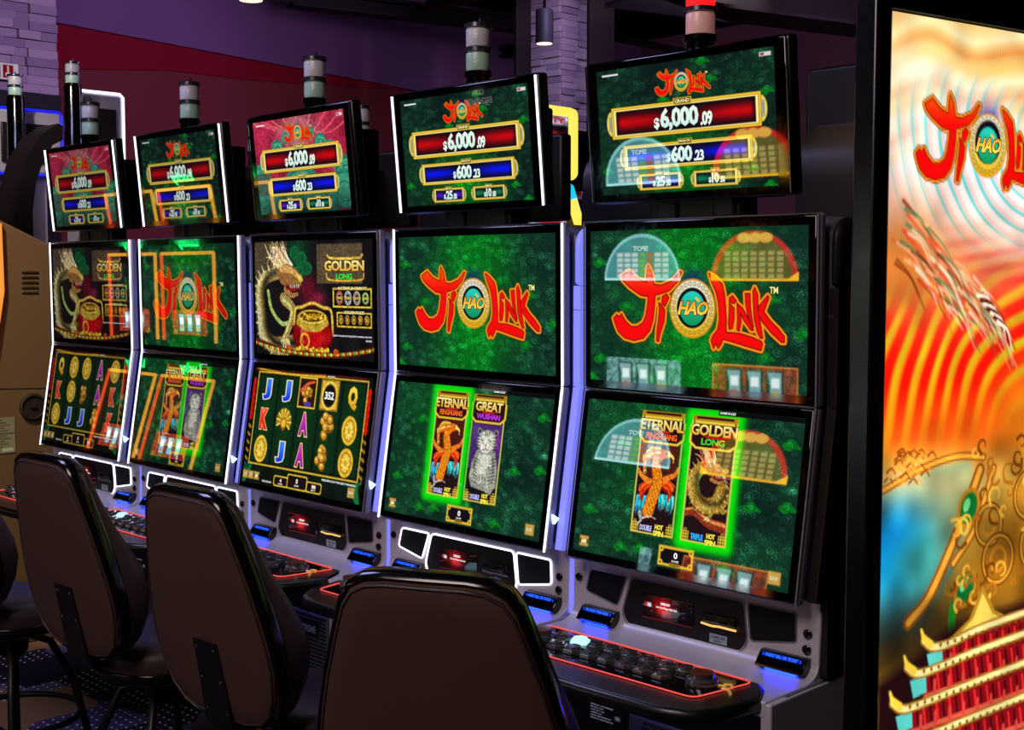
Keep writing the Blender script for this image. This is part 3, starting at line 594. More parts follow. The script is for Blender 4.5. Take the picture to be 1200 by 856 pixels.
def art_dragon_pot(cv):
    A = cv.asp; cv.im[:] = np.array((.07, .06, .07)); cv.im[:] += (cv.noise(7, 5)[..., None] - .5) * np.array((.05, .05, .05))
    cv.glow(.38 * A, .15, .16, .22, (.03, .34, .17), .85); cv.glow(.47 * A, .42, .14, .16, (.42, .06, .14), .9); cv.glow(.56 * A, .5, .10, .06, (.62, .12, .25), .8)
    for x, y, r in ((.36, .10, .06), (.42, .16, .07), (.47, .24, .06), (.40, .27, .06)): cv.ell(x * A, y, r * 1.2, r, (.05, .33, .17), .6); cv.ring(x * A, y, r, r * .8, .006, (.15, .5, .3), .5)
    cv.rect(.0, .0, .30 * A, .34, (.30, .25, .18), .35); cv.rect(.55 * A, .03, .92 * A, .37, (.34, .28, .20), .45)
    # dragon
    f = lambda pts: [(a * A, b) for a, b in pts]
    def scale(X, Y):
        t = np.clip(.5 + .5 * np.sin(X * 190) * np.sin(Y * 150), 0, 1)[..., None]; return np.array((.34, .26, .10)) * (1 - t) + np.array((.86, .74, .42)) * t
    body = f([(.33, .90), (.17, .92), (.08, .82), (.06, .62), (.05, .45), (.09, .33), (.20, .28), (.28, .28)])
    cv.curve(body, .10, .06, (.14, .11, .05)); cv.curve(body, .085, .05, scale); cv.curve(f([(.12, .44), (.15, .60), (.24, .72), (.33, .70)]), .02, .02, (.62, .72, .38))
    cv.curve([(a - .05, b) for a, b in body], .035, .03, (1., .95, .75), alpha=.5, soft=9); cv.curve([(a + .06, b - .02) for a, b in body], .04, .03, (.03, .04, .02), alpha=.75, soft=9)
    for i in range(20):
        t = i / 19 * 6.99; j = int(t); u_ = t - j; px_, py_ = body[j][0] * (1 - u_) + body[j + 1][0] * u_, body[j][1] * (1 - u_) + body[j + 1][1] * u_; dx, dy = px_ - .38, py_ - .62; L_ = math.hypot(dx, dy) + 1e-6
        cv.stroke([(px_ + dx / L_ * .06, py_ + dy / L_ * .06), (px_ + dx / L_ * .12 - .01, py_ + dy / L_ * .12 - .015)], .014, .002, (.82, .80, .52))
    cv.curve(f([(.26, .50), (.34, .60), (.30, .76), (.24, .88)]), .055, .025, scale); cv.curve(f([(.25, .50), (.33, .60), (.29, .76), (.235, .88)]), .018, .008, (.92, .94, .62), alpha=.6, soft=3)
    for i in range(18):
        u_ = RNG.random(); cv.curve(f([(.04 + .03 * u_, .55 + .4 * u_), (.01 + .03 * u_, .50 + .4 * u_), (.03, .40 + .45 * u_)]), .012, .002, ((.55, .62, .50), (.80, .82, .70))[i % 2], alpha=.35, soft=3, n=5)
    for i in range(44):
        t = i / 43; x0, y0 = .24 + .10 * t, .24 + .10 * math.sin(i * 1.7) * .4; c = ((.90, .82, .62), (.66, .40, .24), (.80, .64, .36), (.98, .94, .82))[i % 4]
        cv.curve(f([(x0, y0), (x0 - .07 + .02 * math.sin(i), y0 - .09 - .02 * (i % 4)), (x0 - .13 + .06 * t + .02 * (i % 3), y0 - .10 - .045 * ((i * 7) % 5) + .14 * (1 - t) * (i % 2))]), .011, .002, c)
    cv.poly(f([(.20, .26), (.28, .20), (.36, .24), (.42, .31), (.41, .38), (.36, .37), (.30, .39), (.24, .36)]), (.56, .38, .20), .01); cv.curve(f([(.25, .24), (.32, .25), (.40, .31)]), .035, .022, (.82, .62, .34))
    cv.curve(f([(.28, .42), (.33, .47), (.38, .46)]), .03, .016, (.66, .46, .24)); cv.curve(f([(.29, .40), (.35, .42), (.39, .40)]), .02, .012, (.52, .06, .07)); cv.ell(.41 * A, .33, .035, .03, (.80, .76, .28)); cv.ell(.315 * A, .27, .014, .009, (1, .9, .3)); cv.ell(.317 * A, .27, .006, .006, INK)
    for i in range(5): cv.stroke(f([(.32 + .018 * i, .385), (.325 + .018 * i, .41)]), .006, .002, (1, .96, .88))
    for a in ((.24, .22, .10, .03), (.28, .19, .19, .02)): cv.curve(f([(a[0], a[1]), (a[2] + .06, a[1] - .05), (a[2], a[3])]), .014, .004, (.95, .86, .62))
    for i in range(4): cv.curve(f([(.26 + .012 * i, .86), (.25 + .02 * i, .92), (.24 + .025 * i, .945)]), .010, .003, (.95, .88, .6))
    # pot, with a gold scroll frame behind
    cv.curve(f([(.35, .80), (.36, .60), (.42, .57), (.51, .535), (.60, .57), (.665, .60), (.675, .80)]), .016, .016, (.72, .52, .14)); cv.curve(f([(.35, .80), (.36, .60), (.42, .57), (.51, .535), (.60, .57), (.665, .60), (.675, .80)]), .006, .006, (.98, .85, .4))
    cv.ell(.505 * A, .80, .285, .185, (.30, .02, .03)); cv.ell(.505 * A, .795, .27, .175, (.70, .03, .05)); cv.ell(.39 * A, .83, .07, .13, (.30, .0, .02), alpha=.55, soft=14); cv.ell(.625 * A, .83, .06, .12, (.28, .0, .02), alpha=.6, soft=14); cv.curve(f([(.425, .72), (.41, .80), (.43, .88)]), .010, .004, (1., .75, .70), alpha=.8, soft=3); cv.glow(.44 * A, .76, .06, .06, (.98, .35, .30), .7); cv.glow(.60 * A, .83, .08, .05, (.95, .12, .12), .6)
    cv.ell(.505 * A, .665, .225, .075, (.52, .38, .08)); cv.ell(.505 * A, .655, .205, .062, (.86, .74, .28)); cv.ell(.505 * A, .65, .175, .045, (.28, .16, .04)); cv.curve(f([(.385, .70), (.45, .745), (.55, .75), (.625, .70)]), .028, .028, (.74, .62, .20))
    r = np.random.default_rng(2)
    for _ in range(40): cv.ell(.505 * A + (r.random() - .5) * .30, .65 + (r.random() - .5) * .05, .014, .010, ((.95, .78, .2), (.7, .5, .1))[_ % 2])
    cv.ring(.44 * A, .86, .06, .06, .02, (.85, .66, .15))
    for _ in range(46): cv.ell(.505 * A + (r.random() - .5) * .46, .92 + r.random() * .05, .018, .014, ((.95, .80, .22), (.62, .42, .08))[_ % 2])
    # rope border along the foot
    cv.curve(f([(.0, .88), (.25, .955), (.5, .975), (.75, .965), (1., .90)]), .022, .022, (.35, .10, .04))
    for i in range(60): x = i / 59; y = .90 + .075 * math.sin(math.pi * x) ** .8; cv.ell(x * A, y, .014, .014, ((.96, .78, .25), (.75, .25, .08), (.35, .7, .3))[i % 3])
    cv.ell(.30 * A, .93, .035, .025, (.75, .28, .06)); cv.ell(.70 * A, .94, .035, .025, (.75, .28, .06))
    # title and meters
    cv.curve(f([(.64, .13), (.68, .155), (.88, .155), (.92, .13)]), .010, .010, (.9, .75, .3)); cv.curve(f([(.63, .28), (.66, .335), (.90, .335), (.93, .28)]), .008, .008, (.85, .66, .2))
    cv.text('GOLDEN', .617 * A, .175, .933 * A, .262, PALE, (.88, .66, .20), .03, under=(.30, .16, .03)); cv.text('LONG', .711 * A, .282, .838 * A, .330, (.25, .88, .25), off=.04, under=(.03, .15, .03))
    cv.rect(.681 * A, .402, .988 * A, .565, GOLD); cv.rect(.690 * A, .416, .979 * A, .552, (.05, .04, .05)); cv.text('ACTIVE JACKPOT', .72 * A, .392, .95 * A, .420, PALE, off=.03, under=(.2, .12, .02))
    for i, (s, c) in enumerate(((.735, (.85, .35, .15)), (.803, (.85, .85, .9)), (.873, (.9, .75, .65)), (.94, (.45, .75, .15)))): cv.ring(s * A, .485, .042 - .004 * (i == 3), .052 - .008 * (i == 3), .010, c); cv.ring(s * A, .485, .028, .036, .006, (.8, .8, .8)); cv.rect(s * A - .035, .474, s * A + .035, .496, (.8, .68, .2))
    cv.rect(.711 * A, .603, .986 * A, .728, GOLD); cv.rect(.719 * A, .614, .978 * A, .717, (.05, .04, .05)); cv.text('GOLDEN RULES', .77 * A, .592, .93 * A, .616, PALE, off=.03, under=(.2, .12, .02))
    for i in range(5): cv.ell((.745 + .051 * i) * A, .665, .030, .038, (.82, .62, .2)); cv.ring((.745 + .051 * i) * A, .665, .018, .022, .008, (.3, .18, .04))
    cv.text('REFER TO RULES FOR THE JACKPOT AWARDS AND PAYS', .682 * A, .795, .985 * A, .812, (.92, .92, .96), off=.02); cv.text('RULES', .94 * A, .825, .985 * A, .84, (.9, .9, .95), off=.02)
    cv.grain(.28, 80, 12)
def letter(cv, ch, x, y, r, c1, c2, edge):
    cv.text(ch, x - r * .62, y - r, x + r * .62, y + r, c1, c2, .06, under=edge, uo=.05)
def coin(cv, x, y, r):
    cv.ell(x, y, r * .95, r * 1.15, (.32, .20, .03)); cv.ell(x, y, r * .90, r * 1.1, (.93, .76, .22)); cv.ell(x, y, r * .70, r * .86, (.66, .46, .08)); cv.ell(x, y, r * .62, r * .78, (.80, .60, .14))
    for i in range(9):
        a = i * .7; cv.curve([(x + r * .45 * math.cos(a), y + r * .6 * math.sin(a)), (x + r * .2 * math.cos(a + .8), y + r * .3 * math.sin(a + .8))], r * .09, r * .05, (.98, .88, .40))
def gold_lump(cv, x, y, r, seed):
    q = np.random.default_rng(seed)
    for i in range(13):
        a, d = q.random() * 6.28, q.random() * r * .75; px, py = x + d * math.cos(a) * .8, y + d * math.sin(a) * 1.1
        cv.ell(px, py, r * .36, r * .33, (.45, .27, .05)); cv.ell(px - r * .04, py - r * .05, r * .29, r * .26, (.82, .58, .16)); cv.ell(px - r * .09, py - r * .11, r * .12, r * .10, (.98, .86, .50))
def fan(cv, x, y, r):
    for i in range(17):
        a = math.radians(-200 + 230 * i / 16); cv.stroke([(x + .25 * r * math.cos(a), y + .3 + .25 * r * math.sin(a) - .3), (x + r * math.cos(a), y + r * 1.05 * math.sin(a))], r * .05, r * .11, ((.95, .80, .28), (.70, .50, .10))[i % 2])
    cv.ell(x, y + r * .15, r * .45, r * .5, (.62, .42, .08)); cv.ell(x, y + r * .15, r * .3, r * .34, (.92, .74, .22)); cv.ell(x, y + r * .62, r * .16, r * .16, (.7, .35, .1))
def art_reels(layout):
    def art(cv):
        A = cv.asp; cv.im[:] = np.array((.035, .07, .045)); cv.im[:] += (cv.noise(8, 3)[..., None] - .5) * .03
        cv.rect(.0, .0, .95 * A, .03, (.28, .06, .03)); cv.curve([(.02 * A, .0), (.3 * A, .03), (.62 * A, .02)], .010, .010, (.85, .55, .12))
        for i in range(5): cv.rect((.055 + .182 * i) * A, .06, (.055 + .182 * i + .168) * A, .80, (.03, .16, .07)); cv.glow((.055 + .182 * i + .084) * A, .43, .09, .4, (.04, .24, .09), .6)
        cv.im[(cv.x < .035 * A)] *= .6
        for y in np.linspace(.12, .42, 6): cv.ell(.01 * A, y, .03, .035, (.75, .06, .04)); cv.ell(.985 * A, y, .03, .035, (.80, .08, .05))
        for y in np.linspace(.5, .78, 5): cv.curve([(.0, y), (.02 * A, y + .02)], .012, .012, (.62, .45, .1)); cv.curve([(.975 * A, y), (A, y + .02)], .012, .012, (.62, .45, .1))
        for x in (.01, .99):
            for i in range(4): cv.curve([(x * A, 1.), (x * A + (.5 - x) * .12 + (i - 1.5) * .02, .92 - .02 * i), (x * A + (i - 1.5) * .05, .82)], .02, .004, (.05, .42, .22))
        cv.frame(.045 * A, .035, .965 * A, .825, .010, GOLD); cv.frame(.045 * A + .006, .041, .965 * A - .006, .819, .004, (.6, .42, .08))
        S = [.134, .312, .487, .672, .860]; T = [.175, .435, .695]; q = 0
        for r_, row in enumerate(layout):
            for c_, k in enumerate(row):
                x, y = S[c_] * A, T[r_]; q += 1
                if k == 'J': letter(cv, 'J', x, y, .088, (.25, .55, 1.), (.05, .20, .85), (.90, .85, .75))
                elif k == 'A': letter(cv, 'A', x, y, .095, (.85, .25, .80), (.55, .05, .62), (.95, .75, .45))
                elif k == 'K': letter(cv, 'K', x, y, .088, (1., .30, .20), (.85, .05, .05), (.95, .65, .4))
                elif k == 'Q': letter(cv, 'Q', x, y, .095, (1., .88, .30), (.85, .62, .10), (.35, .25, .05))
                elif k == 'c': coin(cv, x, y, .106)
                elif k == 'f': fan(cv, x, y, .10)
                elif k == 'g': gold_lump(cv, x, y, .118, q)
                elif k == 'd':
                    cv.rect(x - .125, y - .135, x + .125, y + .125, GOLD); cv.rect(x - .112, y - .122, x + .112, y + .112, (.16, .08, .05)); gold_lump(cv, x, y, .085, 40 + q); cv.curve([(x - .08, y - .02), (x, y - .08), (x + .09, y - .1)], .02, .008, (.85, .35, .2)); cv.ell(x + .02, y + .09, .05, .02, (.3, .2, .7))
                elif k == '3':
                    cv.rect(x - .125, y - .135, x + .125, y + .125, (.55, .40, .10)); cv.rect(x - .110, y - .120, x + .110, y + .110, (.85, .66, .2)); cv.ell(x, y, .105, .12, (.95, .83, .32)); cv.ell(x, y, .088, .098, (.5, .35, .05)); cv.ell(x, y, .078, .088, (.06, .05, .06))
                    cv.text('352', x - .062, y - .032, x + .062, y + .032, (1, 1, 1), off=.03)
        for a, b, c, d, t, u in ((.285, .895, .41, .985, '4', 'LINES'), (.568, .895, .695, .985, '88', 'BET'), (.402, .862, .573, .985, '0', '$ 0.00')):
            cv.poly(rrect(a * A, c * A, b, d, .02), GOLD); cv.poly(rrect(a * A + .010, c * A - .010, b + .010, d - .010, .015), (.10, .05, .05)); m = (a + c) / 2 * A; h = d - b
            cv.text(t, m - .014 * len(t), b + h * .25, m + .014 * len(t), b + h * .58, (1, .97, .9), off=.03); cv.text(u, m - .03, b + h * .66, m + .03, b + h * .80, (.9, .9, .85), off=.02)
        for i, t in enumerate(('O', 'T', 'i')): icon(cv, .025 + .052 * i, .93, t, .036)
        icon(cv, .93, .92, 'BANK', .042); cv.text('PRESS DENOM', .185 * A, .955, .265 * A, .972, (.9, .9, .9)); cv.text('PRESS SPIN, PLAY FOR BEST WINNINGS', .69 * A, .852, .96 * A, .872, (.92, .95, .92), off=.02); cv.text('MAXIMUM', .64 * A, .012, .70 * A, .024, (.9, .9, .9))
        cv.grain(.16, 100, 4)
    return art
LAY3 = [['J', 'J', 'd', '3', 'Q'], ['K', 'f', 'A', 'g', 'c'], ['c', 'J', 'A', 'g', 'c']]
LAY1 = [['Q', 'c', 'c', 'A', 'c'], ['K', 'c', 'g', 'A', 'K'], ['c', 'J', 'J', 'g', 'K']]

# ------------------------------------------------------------------ slot machine (origin on the floor under the middle of its screens)
PITCHX = .72; CX = .325
UP = dict(x0=-.325, x1=.324, top=(-.003, 1.673), bot=(0., 1.271), aw=.604, ah=.356)
LO = dict(x0=-.325, x1=.324, top=(0., 1.269), bot=(-.065, .864), aw=.606, ah=.366)
TO = dict(x0=-.3025, x1=.255, top=(-.0244, 2.042), bot=(.0064, 1.714), aw=.492, ah=.288)
def disp_axes(d):
    t = Vector((0, d['top'][0], d['top'][1])); b = Vector((0, d['bot'][0], d['bot'][1])); ed = (b - t); n = Vector((1, 0, 0)).cross(-ed).normalized()
    if n.y > 0: n = -n
    return t, ed, n
def disp_pt(d, x, v, off):
    t, ed, n = disp_axes(d); p = t + ed * v + n * off; return Vector((x, p.y, p.z))
def display_glass(d, depth, name, parent, back=None):
    mb = MB(); x0, x1 = d['x0'] + .004, d['x1'] - .004
    vs = [disp_pt(d, x, v, o) for o in (0, -depth) for v in (0.006, .994) for x in (x0, x1)]
    mb.add(vs, [(0, 1, 3, 2), (4, 6, 7, 5), (0, 4, 5, 1), (2, 3, 7, 6), (0, 2, 6, 4), (1, 5, 7, 3)])
    return mb.build(name, M['glass'], parent, bevel=.003)
def display_shell(d, depth, parent, name='display_shell', m='shell_silver'):
    mb = MB(); x0, x1 = d['x0'], d['x1'] + .002
    vs = [disp_pt(d, x, v, o) for o in (-.006, -depth) for v in (-.004, 1.004) for x in (x0, x1)]
    mb.add(vs, [(0, 1, 3, 2), (4, 6, 7, 5), (0, 4, 5, 1), (2, 3, 7, 6), (0, 2, 6, 4), (1, 5, 7, 3)])
    return mb.build(name, M[m], parent, bevel=.006)
def picture(d, art, res, parent, m='pixels'):
    asp = d['aw'] / d['ah']; cv = Canvas(res, int(res / asp), asp); art(cv)
    t, ed, n = disp_axes(d); L = ed.length; u = ed / L; cx = (d['x0'] + d['x1']) / 2
    o = t + u * ((L - d['ah']) / 2 + d.get('dv', 0)); o.x = cx - d['aw'] / 2
    return cv.build('screen_picture', parent, o, (d['aw'], 0, 0), u * d['ah'], n, m)
PANEL_Y = .008
SPK_L = [(.021 - CX, .825), (.133 - CX, .825), (.104 - CX, .752), (.006 - CX, .772)]
SPK_R = [(.483 - CX, .825), (.602 - CX, .825), (.604 - CX, .765), (.491 - CX, .745)]
MIDP = [(.150 - CX, .825), (.468 - CX, .825), (.479 - CX, .742), (.459 - CX, .713), (.140 - CX, .713), (.124 - CX, .740)]
yz = lambda a, b, d: (a, d, b)
def rounded(poly, r, n=3):
    out = []; N = len(poly)
    for i in range(N):
        p, a, b = Vector(poly[i]), Vector(poly[i - 1]), Vector(poly[(i + 1) % N])
        u = (a - p).normalized(); v = (b - p).normalized(); p0, p1 = p + u * r, p + v * r
        for k in range(n + 1):
            t = k / n; q = p0 * (1 - t) ** 2 + p * 2 * t * (1 - t) + p1 * t * t; out.append((q.x, q.y))
    return out
SHARED = {}
def slot_parts(root, lit, arts, res, candle, lamp_side=True, bl=True, px='pixels'):
    """builds every part of one machine under root; arts = (topper, main, lower)"""
    led = M['led_white'] if lit else M['led_off']
    def shared(name, key, maker, parent):
        if key in SHARED:
            o = SHARED[key].copy(); COL.objects.link(o); o.parent = parent; o.name = name; return o
        o = maker(parent); SHARED[key] = o; return o
    # body: tall silver column behind the screens, with rounded top corners
    def body(p):
        mb = MB(); mb.prism(rrect(-.336, .334, .66, 1.672, .055, 5), .046, .30, yz); return mb.build('body', M['body' if lit else 'body'], p, bevel=.022, seg=3)
    shared('body', 'body', body, root)
    def base(p):
        mb = MB(); mb.box(-.345, .343, -.130, .36, .36, .66); mb.box(-.33, .33, .22, .40, FZ, .36); return mb.build('base_cabinet', M['black'], p, bevel=.006)
    shared('base_cabinet', 'base', base, root)
    def grille(p):
        mb = MB(); mb.box(-.058, .255, -.142, -.1305, .36, .562); return mb.build('front_grille', M['perf'], p, bevel=.004)
    g = shared('front_grille', 'grille', grille, root)
    def holes(p):
        mb = MB()
        for i in range(28):
            for j in range(16): x, z = -.015 + i * .0095 + (j % 2) * .004, .378 + j * .0115; mb.box(x - .0026, x + .0026, -.1435, -.1422, z - .0026, z + .0026)
        o = mb.build('grille_holes', M['gloss'], p); return stuff(o)
    shared('grille_holes', 'holes', holes, g)
    def dplate(p):
        cv = Canvas(24, 16, 1.45, (.02, .02, .025))
        for i, (t, w) in enumerate((('SERIAL NUMBER', .9), ('MODEL 1040', .5), ('VOLTS 120', .55), ('AMPS 4.2', .45), ('INSPECT BEFORE SERVICE', .8), ('MADE FOR CASINO USE ONLY', .9))): cv.text(t, .15, .10 + .14 * i, .15 + w, .17 + .14 * i, (.72, .74, .85))
        cv.rect(1.12, .45, 1.28, .62, (.6, .6, .7))
        return cv.build('data_plate', p, (-.192, -.1315, .560), (.112, 0, 0), (0, 0, -.046), (0, -1, 0), 'print')
    shared('data_plate', 'dplate', dplate, root)
    def xplate(p):
        cv = Canvas(20, 10, 2.1, (.02, .02, .03)); cv.text('XTREME', .2, .3, 1.9, .75, (.30, .30, .42), off=.02)
        return cv.build('name_plate', p, (.108, -.1445, .538), (.105, 0, 0), (0, 0, -.044), (0, -1, 0), 'print')
    shared('name_plate', 'xplate', xplate, g)
    # deck
    def deck(p):
        mb = MB(); mb.box(-.385 + .02, .337, -.19, .03, .66, .694); mb.box(.3435, .350, -.188, .10, .42, .690); mb.box(.325, .349, -.189, -.12, .42, .690); return mb.build('deck', M['silver'], p, bevel=.008, seg=3)
    dk = shared('deck', 'deck', deck, root)
    def cove(p):                                                          # curved fillet from deck up to the panel
        mb = MB(); pr = [(PANEL_Y + .004, .693)] + [(PANEL_Y + .004 - .05 * (1 - math.sin(math.radians(a))), .694 + .05 * (1 - math.cos(math.radians(a))) - .0) for a in range(90, -1, -15)]
        pr = [(PANEL_Y + .006, .692), (PANEL_Y - .046, .6935)] + [(PANEL_Y - .046 + .046 * math.sin(math.radians(a)), .694 + .03 * (1 - math.cos(math.radians(a)))) for a in range(15, 91, 15)] + [(PANEL_Y + .006, .724)]
        mb.prism(pr, -.364, .336, lambda a, b, d: (d, a, b)); return mb.build('deck_cove', M['silver'], p, smooth=50)
    shared('deck_cove', 'cove', cove, root)
    def palm(p):
        out = [(-.364, -.185), (.255, -.115), (.262, -.115), (.331, -.186), (.300, -.30), (.262, -.362), (.20, -.378), (.0, -.384), (-.20, -.378), (-.285, -.362), (-.335, -.30)]
        out = [(-.352, -.10), (.268, -.10), (.30, -.13), (.329, -.186), (.305, -.30), (.270, -.350), (.20, -.376), (.0, -.384), (-.22, -.376), (-.295, -.350), (-.335, -.30), (-.362, -.186)]
        mb = MB(); mb.prism(out, .666, .6985, lambda a, b, d: (a, b, d)); return mb.build('palm_rest', M['gloss2'], p, bevel=.012, seg=3)
    pr_ = shared('palm_rest', 'palm', palm, root)
    def ulight(p):
        mb = MB(); mb.box(-.24, .24, -.255, -.245, .6600, .6658); return mb.build('under_deck_light', M['under_light'], p)
    shared('under_deck_light', 'ulight', ulight, pr_)
    def inset(p):
        mb = MB(); mb.prism(rounded([(-.335, -.108), (.258, -.120), (.232, -.285), (-.30, -.291)], .02), .6975, .7005, lambda a, b, d: (a, b, d)); return mb.build('button_panel', M['gloss'], p)
    shared('button_panel', 'inset', inset, pr_)
    def redline(p):
        mb = MB(); mb.tube([(a, b, .7015) for a, b in rounded([(-.335, -.106), (.260, -.118), (.232, -.287), (-.30, -.293)], .022, 4)], .0016, 6, True); return mb.build('red_light_line', M['led_red'], p)
    shared('red_light_line', 'red', redline, pr_)
    def btn(r, h, m, key):
        def mk(p):
            mb = MB(); mb.lathe([(r, 0), (r, h * .35), (r * .95, h * .55), (r * .74, h * .70), (r * .70, h), (r * .2, h * 1.04)], n=6 if r < .028 else 20, sx=1.0, sy=.95); return mb.build('button', M[m], p, smooth=35)
        return mk
    for i in range(8):
        x = -.237 + .0508 * i
        for row, y in enumerate((-.163, -.222)):
            if row == 1 and i in (0,): continue
            k = 'button_lit' if (i == 1 and row == 0) else 'button'
            o = shared('button', 'btn_' + k, btn(.0255, .0135, k, k), root); o.location = (x - (.018 if row else 0), y, .7005)
            if k == 'button_lit': o['label'] = 'white lit button'
    for x in (.186, -.275):
        o = shared('spin_button', 'btn_spin_base', btn(.036, .020, 'button', 'spin'), root); o.location = (x, -.197, .7005)
        def cap(p):
            mb = MB(); mb.lathe([(.027, .0195), (.026, .024), (.01, .0255)], n=20, sy=.92); return mb.build('spin_cap', M['button_spin'], p, smooth=40)
        shared('spin_cap', 'spincap', cap, o)
    def squig(p):
        mb = MB()
        for pts in ([(.222, -.19), (.236, -.182), (.240, -.20), (.252, -.195)], [(.225, -.175), (.24, -.168), (.25, -.18)], [(.252, -.195), (.27, -.215)]): mb.tube([(a, b, .7012) for a, b in pts], .0035, 5)
        return mb.build('gold_cat_print', M['self_lit_gold_print'], p)
    shared('gold_ornament_print', 'squig', squig, pr_)
    # console panel with speakers, player display, card slot
    def panel(p):
        mb = MB(); mb.prism([(-.385 + .02, .692), (.335, .692), (.340, .862), (-.364, .862)], PANEL_Y, PANEL_Y + .05, yz); return mb.build('console_panel', M['silver'], p, bevel=.004)
    pn = shared('console_panel', 'panel', panel, root)
    for key, poly in (('spl', SPK_L), ('spr', SPK_R)):
        def mk(p, poly=poly):
            mb = MB(); mb.prism(rounded(poly, .008), PANEL_Y - .0015, PANEL_Y + .01, yz); return mb.build('speaker_grille', M['mesh'], p)
        shared('speaker_grille', key, mk, pn)
        def mo(p, poly=poly):
            c = sum((Vector(q) for q in poly), Vector((0, 0))) / 4; mb = MB(); mb.tube([(a, PANEL_Y - .002, b) for a, b in rounded([tuple(c + (Vector(q) - c) * 1.04) for q in poly], .009)], .0024 if lit else .0014, 6, True); return mb.build('speaker_light_line', led, p)
        shared('speaker_light_line', key + str(lit), mo, pn)
    def mid(p):
        mb = MB(); mb.prism(rounded(MIDP, .012), PANEL_Y - .002, PANEL_Y + .01, yz); return mb.build('player_panel', M['black'], p)
    shared('player_panel', 'mid', mid, pn)
    def mido(p):
        mb = MB(); c = Vector((-.025, .769)); mb.tube([(c.x + (a - c.x) * 1.02, PANEL_Y - .0025, c.y + (b - c.y) * 1.05) for a, b in rounded(MIDP, .012)], .0024 if lit else .0014, 6, True); return mb.build('player_light_line', led, p)
    shared('player_light_line', 'mido' + str(lit), mido, pn)
    def pdisp(p):
        cv = Canvas(72, 30, 2.45, (.03, .02, .025)); cv.glow(1.05, .40, .55, .42, (.72, .06, .08), .95); cv.glow(1.05, .55, .28, .2, (.95, .25, .18), .7); cv.grain(.35, 26, 5)
        cv.rect(.14, .34, .26, .50, (.85, .1, .12)); cv.rect(.27, .34, .46, .50, (.85, .85, .88)); cv.text('GAME BUSY', .92, .22, 1.38, .33, (1, 1, 1), off=.03); cv.text('Use Your Players Club Card', .70, .40, 1.70, .50, (1, 1, 1), off=.03)
        return cv.build('player_screen', p, (.184 - CX, PANEL_Y - .0035, .797), (.149, 0, 0), (0, 0, -.058), (0, -1, 0), 'pixels')
    shared('player_screen', 'pdisp', pdisp, pn)
    def slot(p):
        mb = MB(); mb.box(.362 - CX, .452 - CX, PANEL_Y - .010, PANEL_Y - .001, .765, .786); mb.box(.372 - CX, .442 - CX, PANEL_Y - .014, PANEL_Y - .009, .768, .774); return mb.build('card_slot', M['gloss'], p, bevel=.002)
    shared('card_slot', 'slot', slot, pn)
    def lip(p):
        mb = MB(); mb.tube([(.360 - CX, PANEL_Y - .008, .7605), (.39 - CX, PANEL_Y - .009, .7585), (.41 - CX, PANEL_Y - .009, .7605), (.455 - CX, PANEL_Y - .008, .7595)], .0025, 6); return mb.build('card_slot_light', M['amber_lip'] if not lit else M['led_off'], p)
    shared('card_slot_light', 'lip' + str(lit), lip, pn)
    def lab(p):
        cv = Canvas(16, 8, 2.2, (.62, .62, .70)); cv.text('1040-05', .2, .15, 2., .5, (.15, .15, .2), off=.02); cv.text('BV01', .6, .6, 1.5, .88, (.15, .15, .2), off=.02)
        return cv.build('asset_label', p, (.381 - CX, PANEL_Y - .004, .7405), (.048, 0, 0), (0, 0, -.021), (0, -1, 0), 'print')
    shared('asset_label', 'lab', lab, pn)
    for x, z in ((-.019 - CX, .800), (.634 - CX, .788), (.632 - CX, .754)):
        def lock(p):
            mb = MB(); mt = Matrix.Rotation(math.radians(90), 4, 'X'); mb.lathe([(.0105, 0), (.0105, .004), (.008, .006), (.004, .0062)], n=16, mtx=mt); return mb.build('key_lock', M['gloss'], p, smooth=40)
        o = shared('key_lock', 'lock', lock, pn); o.location = (x, PANEL_Y - .0005, z)
    for x0, x1, key in ((.002 - CX, .112 - CX, 'tl'), (.524 - CX, .642 - CX, 'tr')):
        def hood(p, x0=x0, x1=x1):
            mb = MB(); mb.prism([(PANEL_Y + .002, .737), (PANEL_Y - .014, .737), (PANEL_Y - .037, .708), (PANEL_Y - .037, .705), (PANEL_Y - .022, .705), (PANEL_Y - .022, .6935), (PANEL_Y + .002, .6935)], x0, x1, lambda a, b, d: (d, a, b)); return mb.build('ticket_slot', M['gloss'], p, bevel=.003)
        h = shared('ticket_slot', key, hood, root)
        def btext(p, x0=x0, x1=x1, key=key):
            cv = Canvas(40, 8, 5., (0, 0, .02)); cv.text('INSERT BILL OR TICKET' if key == 'tr' else 'TICKET PRINTER', .5, .2, 4.5, .8, (.15, .4, 1.), off=.03); cv.rect(.15, .25, .35, .75, (.1, .3, 1)); cv.rect(4.65, .25, 4.85, .75, (.1, .3, 1)); cv.glow(2.5, .5, 2.2, .5, (.02, .10, .85), .75)
            return cv.build('blue_message_glow', p, (x0 + .008, PANEL_Y - .0165, .7345), (x1 - x0 - .016, 0, 0), (0, -.006, -.0105), (0, -.8, .5), 'blue_pixels', .0015)
        shared('blue_message_glow', key + 't', btext, h)
        def bstrip(p, x0=x0, x1=x1):
            mb = MB(); mb.box(x0 + .02, x1 - .02, PANEL_Y - .027, PANEL_Y - .0225, .699, .703); return mb.build('blue_light_strip', M['blue_strip'], p)
        shared('blue_light_strip', key + 'bs', bstrip, h)
        if key == 'tl':
            def text_reflection(p, x0=x0, x1=x1):  # glowing bar imitating the reflection of the blue text above
                mb = MB(); mb.box(x0 + .016, x1 - .010, PANEL_Y - .0385, PANEL_Y - .0365, .7045, .709); return mb.build('blue_message_glow', M['blue_reflection'], p)
            shared('blue_message_glow', 'tl2', text_reflection, h)
